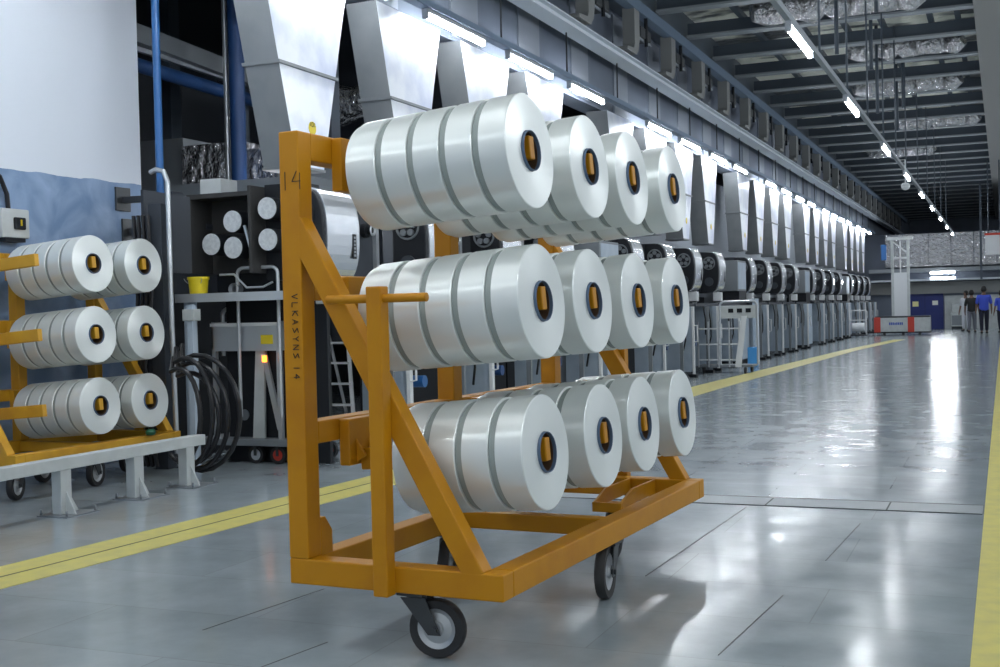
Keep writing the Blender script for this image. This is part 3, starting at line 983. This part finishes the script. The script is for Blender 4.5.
pb = bracket()
for i in range(26):
    o = pb if i == 0 else dup(pb)
    o.location.y = 13.6 + 2.25 * i
    o['label'] = 'grey curved bracket on the white crane beam, %s from the camera' % ORD[i]
struct(MB().box(-5.75, -5.65, 6, 84, 6.4, 7.0).obj('wall_clerestory', M_beam))

# ================================================================== ROOF STEEL
rg = thing('roof_girder', 'long grey roof girder at the upper right running down the hall', 'girder', (0, 0, 0))
MB().box(-0.42, 0.05, 4, 83.9, 6.44, 6.50).obj('bottom_flange', M_brack, rg)
MB().box(-0.22, -0.15, 4, 83.9, 6.50, 6.9).obj('web', M_flange, rg)
MB().box(-0.40, 0.03, 4, 83.9, 6.9, 6.95).obj('top_flange', M_beam, rg)
for y in [6 + 2.25 * k for k in range(34)]:
    MB().box(-0.40, 0.03, y, y + 0.03, 6.5, 6.9).obj('stiffener', M_flange, rg)


def roofbeam():
    t = thing('roof_beam', '', 'beam', (0, 0, 0), 0, 'dark roof beams across the hall')
    MB().box(-5.6, -0.42, -0.04, 0.04, 6.56, 6.80).obj('web', M_beam, t)
    MB().box(-5.6, -0.42, -0.13, 0.13, 6.52, 6.56).obj('bottom_flange', M_flange, t)
    MB().box(0.05, 6, -0.04, 0.04, 6.56, 6.80).obj('web', M_beam, t)
    return t


prb = roofbeam()
for i in range(33):
    o = prb if i == 0 else dup(prb)
    o.location.y = 9.7 + 2.24 * i
    o['label'] = 'dark steel roof beam crossing the hall, %s' % (ORD[i] + ' from the camera' if i < 30 else ('third from the far wall', 'second from the far wall', 'nearest the far wall')[i - 30]) 
# purlins running lengthwise above the beams
for i, x in enumerate((-4.6, -3.7, -2.9, -2.2, -1.3, -0.8)):
    o = MB().box(x, x + 0.10, 8, 83.9, 6.80, 6.90).obj('roof_purlin', M_beam)
    tag(o, 'dark roof purlin running lengthwise above the beams, %s from the left' % ORD[i], 'purlin', 'roof purlins')
# hanging pipes and cable drops
for i, (x, y, z0) in enumerate(((-2.6, 21.5, 5.6), (-2.25, 23.8, 5.7), (-2.35, 26.0, 5.2), (-2.0, 28.2, 5.6), (-2.3, 30.4, 5.4), (-1.8, 20.0, 5.9))):
    o = MB().tube([(x, y, z0), (x, y, 7.0)], 0.035, 8).obj('drop_pipe', M_beam)
    tag(o, 'dark vertical drop pipe hanging among the roof beams, %s from the camera' % ORD[i if i < 5 else 0] if i < 5 else 'dark vertical drop pipe hanging left of the brightest roof foil', 'pipe', 'drop pipes under the roof')
# foil wrapped ducts lying on the purlins
for i, (x0, x1, y, r) in enumerate(((-4.2, -1.2, 22.3, 0.34), (-3.0, -0.7, 26.9, 0.26), (-3.4, -0.9, 31.4, 0.3), (-2.9, -0.6, 38.0, 0.3), (-4.4, -2.2, 45.0, 0.3))):
    n = 14
    pts = [(x0 + (x1 - x0) * k / n, y + 0.1 * math.sin(k * 1.7), 6.68 + 0.04 * math.sin(k * 2.3)) for k in range(n + 1)]
    o = MB().tube(pts, [0.85 * r * (0.6 if k in (0, n) else 0.9 + 0.12 * math.sin(k * 2.9)) for k in range(n + 1)], 14).obj('foil_duct', M_foil)
    tag(o, 'sagging foil wrapped insulation between roof beams, %s from the camera' % ORD[i], 'insulation', 'foil insulation under the roof')

# camera dome and hanging lamp near aisle lights
for i, (x, y, z) in enumerate(((-1.80, 25.6, 3.60),)):
    t = thing('dome_lamp', 'small round white lamp dome hanging below the aisle lights', 'lamp', (x, y, z))
    MB().lathe([(0, -0.06), (0.05, -0.045), (0.085, 0.0), (0.09, 0.05), (0.06, 0.09), (0, 0.10)], 24).obj('dome', M_white, t, sharp=0.5)
    MB().tube([(0, 0, 0.10), (0, 0, 0.56), (-0.15, 0, 0.56)], 0.014, 8).obj('rod', M_white, t)

# ================================================================== DARK RECESS UPPER LEFT: pipes, beams, ducts
tag(MB().bar((-8.3, 9.3, 4.30), (-8.3, 13.9, 4.06), 0.22, 0.19).obj('steel_channel', M_mgrey), 'grey steel channel crossing the dark recess behind the blue pipe', 'beam')
tag(MB().bar((-8.3, 9.3, 4.15), (-8.3, 13.9, 4.02), 0.05, 0.05).obj('thin_conduit', M_flange), 'thin pale conduit under the grey steel channel, upper left recess', 'conduit')
tag(MB().tube([(-8.3, 9.3, 3.98), (-8.3, 13.9, 3.86)], 0.075, 14).obj('cross_pipe', M_bluedk), 'dark blue pipe crossing the recess below the grey channel', 'pipe')
tag(MB().tube([(-7.66, 11.0, 2.6), (-7.66, 11.0, 6.5)], 0.085, 16).obj('blue_column', M_bluedk), 'thick dark blue vertical pipe left of the first air duct', 'pipe')
tag(MB().tube([(-7.80, 11.0, 2.6), (-7.80, 11.0, 6.5)], 0.03, 12).obj('slim_pipe', M_alu), 'slim pale pipe hugging the thick blue vertical pipe', 'pipe')
for i, (x, wd) in enumerate(((-8.6, 0.2), (-7.4, 0.26), (-9.6, 0.2))):
    tag(MB().box(x, x + wd, 12.1, 12.3, 2.5, 7.0).obj('dark_column', M_beam), 'dark steel column in the recess, %s' % ('behind the thin blue pipe', 'right of the thick blue pipe', 'far left beside the wall')[i], 'column', 'dark columns in the recess')
fd = thing('foil_clad_duct', 'box duct clad in crumpled silver foil behind the roller box', 'duct', (0, 11.2, 0))
MB().box(-9.4, -8.55, 0, 0.8, 2.66, 3.35).obj('plain_section', M_mgrey, fd)
MB().box(-8.55, -7.75, -0.03, 0.8, 2.68, 3.25).obj('foil_section', M_foil, fd)
MB().box(-7.75, -7.30, -0.03, 0.8, 2.68, 3.15).obj('foil_collar', M_foil, fd)
MB().box(-7.30, -6.2, 0, 0.8, 2.68, 3.05).obj('grey_section', M_mgrey, fd)
tag(MB().box(-9.4, -6.2, 10.0, 11.0, 2.52, 2.66).obj('ledge', M_mgrey), 'flat grey platform ledge under the foil clad duct', 'ledge')
for i, (x, y, z) in enumerate(((-8.3, 13.2, 4.2), (-7.6, 13.4, 4.0), (-9.0, 13.3, 4.4))):
    pts = [(x - 0.5 + 0.2 * k, y, z + 0.06 * math.sin(k * 2)) for k in range(6)]
    tag(MB().tube(pts, [0.1, 0.22, 0.26, 0.2, 0.24, 0.1], 12).obj('foil_bundle', M_foil), 'crumpled foil insulation in the dark recess, %s' % ('in the middle', 'rightmost of three', 'leftmost of three')[i], 'insulation', 'foil bundles in the recess')
struct(MB().box(-8.9, -6.3, 13.9, 14.0, 0.9, 7.0).obj('wall_recess', M_dark))


t = dup(pt2)  # hidden lamp added to brighten the ladder and the recess
t.location = (-7.05, 10.1, 2.44)
t['label'] = 'added strip light hidden in the machine recess behind the curved silver cover'
t['group'] = 'added recess light'

# ================================================================== SILVER CARTS, LADDER
def bent_frame(x0, x1, y, z0, z1, r=0.05, rad=0.017):
    pts = [(x0, y, z0)] + [(a, y, b) for a, b in arc(x0 + r, z1 - r, r, PI, PI / 2, 5)] + [(a, y, b) for a, b in arc(x1 - r, z1 - r, r, PI / 2, 0, 5)] + [(x1, y, z0)]
    return MB().tube(pts, rad, 10)


ct = thing('service_cart', 'silver tube-framed service cart with metal tray beside the black hoses', 'cart', (0, 0, 0))
bent_frame(-6.25, -5.83, 8.9, 0.42, 1.735, 0.06, 0.016).obj('tall_handle', M_alu, ct)
bent_frame(-6.60, -6.14, 9.15, 0.95, 1.38, 0.06, 0.018).obj('low_handle', M_alu, ct)
bd = MB().box(-6.58, -5.86, 8.95, 8.965, 1.02, 1.22).box(-6.58, -6.565, 8.95, 9.5, 1.02, 1.26).box(-5.875, -5.86, 8.95, 9.5, 1.02, 1.26).box(-6.58, -5.86, 9.485, 9.5, 1.02, 1.26).box(-6.58, -5.86, 8.95, 9.5, 1.0, 1.02)
bd.obj('tray', M_alu, ct)
MB().box(-6.05, -5.93, 8.94, 8.95, 1.06, 1.14).obj('yellow_label', M_yel, ct)
MB().box(-6.58, -5.86, 8.93, 8.95, 1.22, 1.25).obj('tray_rim', M_white, ct)
for x in (-6.56, -5.88):
    for y in (8.97, 9.47):
        MB().box(x - 0.02, x + 0.02, y - 0.02, y + 0.02, 0.22, 1.0).obj('leg', M_alu, ct)
MB().hexa([(-6.20, 9.0, 0.22), (-6.08, 9.0, 0.22), (-6.08, 9.03, 0.22), (-6.20, 9.03, 0.22), (-6.15, 9.0, 1.0), (-6.06, 9.0, 1.0), (-6.06, 9.03, 1.0), (-6.15, 9.03, 1.0)]).obj('left_strut', M_offw, ct)
MB().bar((-5.92, 9.02, 0.3), (-6.08, 9.02, 1.0), 0.05, 0.03).obj('right_strut', M_alu, ct)
MB().box(-6.5, -6.02, 9.1, 9.45, 0.24, 0.95).obj('black_bin', M_black, ct, 0.02)
MB().lathe([(0, 0), (0.05, 0), (0.05, 0.02), (0, 0.02)], 18, (-6.33, 9.06, 0.42), 'Y').obj('round_cover', M_mgrey, ct)
MB().box(-6.75, -5.6, 8.9, 9.55, 0.16, 0.22).obj('deck', M_mgrey, ct, 0.005)
MB().box(-6.03, -5.99, 8.92, 8.94, 0.90, 0.96).obj('indicator', M_orangelamp, ct)
for i, (x, y, m_) in enumerate(((-6.15, 8.98, M_alu), (-5.92, 8.98, M_red), (-5.68, 9.45, M_red), (-6.6, 9.45, M_alu))):
    wl = MB().lathe([(0, -0.02), (0.05, -0.02), (0.05, 0.02), (0, 0.02)], 20, (x, y, 0.077), 'Y').obj('caster', m_, ct)
    MB().lathe([(0.05, -0.022), (0.077, -0.022), (0.077, 0.022), (0.05, 0.022), (0.05, -0.022)], 20, (x, y, 0.077), 'Y').obj('tyre', M_rubber, wl)
    MB().box(x - 0.012, x + 0.012, y - 0.035, y - 0.025, 0.07, 0.17).obj('fork', M_darkfork, wl)

ld = thing('step_ladder', 'white step ladder with four treads, seen through the foreground trolley frame', 'ladder', (-8.05, 13.2, 0), 0)
for s in (0, 1):
    MB().bar((0.02 - 0.1 + 0.55 * s, 0, 0.0), (-0.17 + 0.32 * s, 0.45, 1.15), 0.05, 0.025, (1, 0, 0)).obj('stile', M_white, ld)
for k in range(4):
    f_ = (k + 0.6) / 4.4
    xa, xb2 = -0.08 + (-0.09) * f_, 0.47 + (-0.32) * f_
    MB().box(xa, xb2, 0.45 * f_ - 0.05, 0.45 * f_ + 0.06, 1.15 * f_ - 0.012, 1.15 * f_ + 0.012).obj('tread', M_white, ld)
MB().tube([(-0.14, 0.45, 1.1), (-0.14, 0.45, 1.5), (0.12, 0.45, 1.5), (0.12, 0.45, 1.1)], 0.018, 8).obj('hand_loop', M_white, ld)
for s in (0, 1):
    MB().bar((-0.1 + 0.5 * s, 0.8, 0.0), (-0.15 + 0.28 * s, 0.46, 1.1), 0.03, 0.03, (1, 0, 0)).obj('rear_leg', M_white, ld)

# far silver trolley by the row
fc = thing('wire_trolley', 'pale grey tall wire-sided trolley standing beside the far machines', 'trolley', (-4.98, 23.3, 0))
bent_frame(-0.15, 0.58, 0.0, 0.15, 1.38, 0.10, 0.022).obj('end_frame', M_alu, fc)
MB().box(-0.13, 0.56, 0.0, 0.03, 1.05, 1.30).obj('top_panel', M_offw, fc)
for k in range(3):
    MB().box(0.02 + 0.17 * k, 0.12 + 0.17 * k, -0.01, 0.0, 1.16, 1.24).obj('slot', M_black, fc)
for zz in (0.25, 0.55, 0.85):
    MB().box(-0.5, 0.30, -0.42, -0.40, zz, zz + 0.025).obj('cross_wire', M_white, fc)
for xx in (-0.5, -0.3, -0.1, 0.1, 0.3):
    MB().box(xx, xx + 0.025, -0.42, -0.395, 0.12, 1.0).obj('upright_wire', M_alu, fc)
MB().box(-0.5, 0.55, -0.4, 0.1, 0.12, 0.16).obj('deck', M_mgrey, fc)
MB().hexa([(0.22, -0.43, 0.12), (0.34, -0.43, 0.12), (0.34, -0.41, 0.12), (0.22, -0.41, 0.12), (0.36, -0.43, 1.1), (0.46, -0.43, 1.1), (0.46, -0.41, 1.1), (0.36, -0.41, 1.1)]).obj('white_board', M_white, fc)
for (xx, yy) in ((-0.4, -0.35), (0.4, -0.35), (-0.4, 0.05), (0.45, 0.05)):
    MB().lathe([(0, -0.02), (0.06, -0.02), (0.06, 0.02), (0, 0.02)], 16, (xx, yy, 0.06), 'X').obj('wheel', M_rubber, fc)
tag(MB().box(-4.98, -4.78, 25.2, 25.4, 0.0, 0.42).obj('canister', M_ltblue, None, 0.02), 'light blue canister on the floor behind the wire trolley', 'canister')

# ================================================================== FAR END: AGV TOWER, DOORS, WALL FITTINGS
ag = thing('lift_vehicle', 'white lift vehicle with red corner posts and tall lattice mast at the hall end', 'vehicle', (0, 48.5, 0))
MB().box(-4.62, -2.62, 0.02, 0.9, 0.14, 0.68).obj('body', M_offw, ag, 0.01)
MB().box(-4.66, -4.42, 0.0, 0.92, 0.12, 0.70).obj('red_post', M_red, ag, 0.01)
MB().box(-3.42, -3.18, 0.0, 0.92, 0.12, 0.70).obj('red_post', M_red, ag, 0.01)
MB().box(-4.62, -2.62, 0.02, 0.9, 0.68, 0.74).obj('top_edge', M_dark, ag)
MB().box(-4.9, -2.6, 0.1, 0.85, 0.09, 0.14).obj('skirt', M_black, ag)
MB().box(-4.02, -3.92, 0.3, 0.4, 0.74, 3.68).obj('mast_post', M_offw, ag)
MB().box(-3.44, -3.34, 0.3, 0.4, 0.74, 3.68).obj('mast_post', M_offw, ag)
MB().box(-3.92, -3.44, 0.32, 0.4, 0.74, 2.35).obj('mast_panel', M_white, ag)
lt = MB().box(-3.92, -3.44, 0.33, 0.38, 2.35, 2.42).box(-3.92, -3.44, 0.33, 0.38, 2.95, 3.02).box(-3.70, -3.65, 0.33, 0.38, 2.42, 3.65)
lt.bar((-3.92, 0.35, 3.60), (-3.44, 0.35, 3.20), 0.04, 0.04)
lt.obj('lattice', M_white, ag)
MB().box(-4.15, -3.20, 0.2, 0.5, 3.68, 3.80).obj('mast_head', M_offw, ag)
for x in (-4.3, -3.6, -3.0):
    MB().lathe([(0, -0.05), (0.07, -0.05), (0.07, 0.05), (0, 0.05)], 16, (x, 0.25, 0.07), 'X').obj('wheel', M_rubber, ag)
tag(MB().box(-4.35, -4.15, 48.4, 48.6, 2.9, 3.5).obj('hoist_bag', M_blue, None, 0.03), 'bright blue hoist cover hanging left of the lattice mast', 'cover')
# lettering on the vehicle body (small blue word, unreadable at this distance)
tx = MB()
for k in range(8):
    tx.box(-4.10 + 0.065 * k, -4.055 + 0.065 * k, 0.012, 0.02, 0.40, 0.40 + (0.10 if k not in (3,) else 0.085))
tx.obj('lettering', M_text, ag, label='small blue lettering on the white body')
# white roll and small frame left of it
fr = thing('bobbin_stand', 'small white stand with a bobbin beside the lift vehicle', 'stand', (-5.0, 46.6, 0))
bent_frame(-0.35, 0.25, 0, 0.1, 1.0, 0.05, 0.02).obj('frame', M_white, fr)
MB().box(-0.35, 0.25, -0.02, 0.02, 0.62, 0.66).obj('cross_bar', M_white, fr)
MB().box(-0.4, 0.3, -0.2, 0.2, 0.06, 0.10).obj('base', M_dark, fr)
MB().lathe([(0, 0), (0.16, 0), (0.16, 0.45), (0, 0.45)], 20, (-0.25, -0.1, 0.38), 'X').obj('bobbin', M_white, fr)

YB = 58.3
dr = MB().box(-4.15, -2.55, YB - 0.08, YB - 0.01, 0.0, 1.62)
door = struct(dr.obj('door_1', M_navy))
MB().box(-3.345, -3.335, YB - 0.09, YB - 0.08, 0.0, 1.62).obj('door_gap', M_black, door)
MB().box(-3.88, -3.62, YB - 0.095, YB - 0.08, 1.05, 1.28).obj('door_notice', M_paperY, door, label='yellow notice')
MB().box(-3.02, -2.78, YB - 0.095, YB - 0.08, 1.10, 1.30).obj('door_notice', M_paper, door, label='white notice')
struct(MB().box(-2.50, 1.2, YB - 0.06, YB, 0, 1.52).obj('wall_back_lower', M_offw))
struct(MB().box(-5.7, 4, YB - 0.30, YB - 0.01, 1.62, 2.15).obj('trim_7', M_brack))
struct(MB().box(-5.7, 4, YB - 0.9, YB - 0.01, 2.20, 2.28).obj('trim_8', M_ibeam))
struct(MB().box(-5.7, 4, YB - 0.9, YB - 0.01, 2.61, 2.78).obj('trim_9', M_flange))
for i, z in enumerate((2.55, 2.30)):
    t = thing('strip_light', '%s of the two horizontal strip lights above the blue doors' % ('upper', 'lower')[i], 'light', (-3.05, YB - 0.88, z), 0, 'strip lights above the blue doors')
    MB().box(0, 1.05, 0.03, 0.08, -0.02, 0.06).obj('housing', M_white, t)
    MB().tube([(0.02, 0, 0), (1.03, 0, 0)], 0.04, 8).obj('tube', M_tube, t)
fw = thing('foil_clad_wall_duct', 'wide crumpled silver duct across the end wall above the doors', 'duct', (0, 0, 0))
for k in range(9):
    x = -5.0 + 0.95 * k
    MB().box(x, x + 0.93, YB - 0.7, YB - 0.05, 2.85, 4.35 - 0.0).obj('duct_section', M_foil, fw, 0.02)
for i, x in enumerate((-0.95, 0.35)):
    tag(MB().box(x, x + 0.09, YB - 1.2, YB - 1.1, 2.2, 6.4).obj('slim_column', M_beam), 'slim dark column before the end wall duct, %s' % ('left', 'right')[i], 'column', 'slim columns at the end wall')
acu = thing('air_conditioner', 'grey boxy cooling unit by the end wall left of the people', 'cooling unit', (-1.95, YB - 0.75, 0))
MB().box(-0.28, 0.28, 0, 0.5, 0.12, 0.72).obj('casing', M_offw, acu, 0.02)
MB().box(-0.22, 0.22, -0.012, 0, 0.18, 0.62).obj('grille', M_mgrey, acu)
MB().box(-0.24, 0.24, 0.05, 0.45, 0, 0.12).obj('stand', M_dark, acu)
MB().box(-0.2, 0.22, 0.15, 0.5, 0.72, 1.15).obj('upper_housing', M_offw, acu, 0.02)
# hanging white sign box with red edge at the right
sg = thing('hanging_sign', 'white box with a red edge hanging at the far upper right', 'sign', (-0.60, 48.0, 2.95))
MB().box(0.0, 0.52, 0, 0.2, 0, 0.72).obj('panel', M_white, sg, 0.01)
MB().box(0.50, 0.60, -0.02, 0.22, -0.02, 0.76).obj('red_edge', M_red, sg)
MB().box(-0.03, 0.6, 0, 0.2, 0.72, 0.80).obj('top_rail', M_red, sg)
MB().tube([(0.1, 0.1, 0.8), (0.1, 0.1, 3.5)], 0.02, 8).obj('rod', M_beam, sg)
MB().tube([(0.5, 0.1, 0.8), (0.5, 0.1, 3.5)], 0.02, 8).obj('rod', M_beam, sg)


# ================================================================== PEOPLE (far end, seen from behind)
def skinned(name, joints, edges, m, parent, sub=1):
    me = bpy.data.meshes.new(name)
    me.from_pydata([j[0] for j in joints], edges, [])
    me.materials.append(m)
    o = bpy.data.objects.new(name, me)
    C.objects.link(o)
    o.parent = parent
    sk = o.modifiers.new('skin', 'SKIN')
    sk.use_smooth_shade = True
    for i, j in enumerate(joints):
        r = j[1] if isinstance(j[1], tuple) else (j[1], j[1])
        me.skin_vertices[0].data[i].radius = r
    me.skin_vertices[0].data[0].use_root = True
    sb_ = o.modifiers.new('sub', 'SUBSURF')
    sb_.levels = sb_.render_levels = sub
    return o


def person(label, loc, rz, h, shirt, trousers, stride=0.12):
    p = thing('person', label, 'person', loc, rz, 'people at the end of the hall')
    k = h / 1.75
    V = lambda x, y, z: (x * k, y * k, z * k)
    J = [(V(0, 0, 0.95), (0.13 * k, 0.10 * k)), (V(0, 0, 1.15), (0.125 * k, 0.095 * k)), (V(0, 0.01, 1.36), (0.16 * k, 0.10 * k)), (V(0, 0.01, 1.46), 0.06 * k), (V(0, 0.02, 1.53), 0.055 * k),
         (V(0, 0.03, 1.60), (0.072 * k, 0.085 * k)), (V(0, 0.02, 1.68), (0.075 * k, 0.088 * k)), (V(0, 0.015, 1.73), (0.04 * k, 0.05 * k))]
    E_ = [(i, i + 1) for i in range(7)]
    for s in (-1, 1):
        n = len(J)
        J += [(V(0.19 * s, 0, 1.40), 0.055 * k), (V(0.25 * s, 0.0, 1.13), 0.042 * k), (V(0.27 * s, 0.07, 0.88), 0.032 * k), (V(0.275 * s, 0.10, 0.80), (0.028 * k, 0.018 * k))]
        E_ += [(2, n), (n, n + 1), (n + 1, n + 2), (n + 2, n + 3)]
        for f in range(4):       # fingers
            m_ = len(J)
            J += [(V((0.275 + 0.0) * s, 0.075 + 0.018 * f, 0.76), 0.009 * k), (V(0.268 * s, 0.085 + 0.018 * f, 0.715 + 0.004 * abs(f - 1.5)), 0.008 * k)]
            E_ += [(n + 3, m_), (m_, m_ + 1)]
        m_ = len(J)
        J += [(V(0.262 * s, 0.135, 0.79), 0.010 * k), (V(0.255 * s, 0.155, 0.755), 0.009 * k)]
        E_ += [(n + 3, m_), (m_, m_ + 1)]
        n = len(J)
        st = stride * s
        J += [(V(0.09 * s, 0, 0.88), 0.085 * k), (V(0.095 * s, st * 0.5 + 0.03, 0.49), 0.058 * k), (V(0.095 * s, st, 0.09), 0.040 * k), (V(0.10 * s, st + 0.12, 0.04), (0.038 * k, 0.03 * k))]
        E_ += [(0, n), (n, n + 1), (n + 1, n + 2), (n + 2, n + 3)]
    skinned('body', J, E_, M_skin, p)
    # shirt
    J = [(V(0, 0, 0.80), (0.19 * k, 0.15 * k)), (V(0, 0, 0.95), (0.185 * k, 0.14 * k)), (V(0, 0, 1.15), (0.175 * k, 0.13 * k)), (V(0, 0.01, 1.36), (0.19 * k, 0.13 * k)), (V(0, 0.01, 1.45), (0.08 * k, 0.07 * k))]
    E_ = [(0, 1), (1, 2), (2, 3), (3, 4)]
    for s in (-1, 1):
        n = len(J)
        J += [(V(0.19 * s, 0, 1.40), 0.075 * k), (V(0.25 * s, 0, 1.10), 0.062 * k)]
        E_ += [(3, n), (n, n + 1)]
    skinned('shirt', J, E_, shirt, p)
    J = [(V(0, 0, 0.98), (0.15 * k, 0.12 * k))]
    E_ = []
    for s in (-1, 1):
        n = len(J)
        st = stride * s
        J += [(V(0.09 * s, 0, 0.86), 0.105 * k), (V(0.095 * s, st * 0.5 + 0.03, 0.49), 0.080 * k), (V(0.095 * s, st, 0.10), 0.062 * k)]
        E_ += [(0, n), (n, n + 1), (n + 1, n + 2)]
    skinned('trousers', J, E_, trousers, p)
    for s in (-1, 1):
        st = stride * s
        skinned('shoe', [(V(0.095 * s, st - 0.05, 0.055), (0.06 * k, 0.055 * k)), (V(0.10 * s, st + 0.17, 0.045), (0.055 * k, 0.045 * k))], [(0, 1)], M_hair, p)
    b = MB()
    b.lathe([(0, 1.79 * k), (0.05 * k, 1.78 * k), (0.088 * k, 1.73 * k), (0.096 * k, 1.67 * k), (0.090 * k, 1.60 * k), (0.06 * k, 1.565 * k), (0, 1.56 * k)], 20, (0, -0.005 * k, 0))
    b.obj('hair', M_hair, p, sharp=2)
    b = MB()
    b.tube([V(0, 0.105, 1.655), V(0, 0.125, 1.625), V(0, 0.11, 1.61)], 0.012 * k, 8)
    for s in (-1, 1):
        b.lathe([(0, -0.012 * k), (0.012 * k, 0), (0, 0.012 * k)], 8, V(0.03 * s, 0.098, 1.66), 'Y')
        b.tube([V(0.095 * s, 0.0, 1.67), V(0.10 * s, 0.0, 1.65), V(0.092 * s, 0.0, 1.62)], 0.012 * k, 8)
    b.tube([V(-0.025, 0.108, 1.585), V(0.025, 0.108, 1.585)], 0.006 * k, 6)
    b.obj('face_features', M_skin, p)
    return p


person('person in a blue shirt and dark trousers walking away at the hall end', (-0.70, 48.7, 0), 0.1, 1.78, M_bshirt, M_dcloth, 0.10)
person('person in black walking just left of the one in blue', (-1.17, 50.4, 0), -0.1, 1.66, M_hair, M_gcloth, 0.16)
person('person in pale clothes standing left of the one in black', (-1.45, 53.0, 0), 2.6, 1.66, M_wcloth, M_wcloth, 0.05)
person('person in blue at the right edge of the view', (-0.10, 50.0, 0), 0.4, 1.62, M_bshirt, M_dcloth, 0.10)
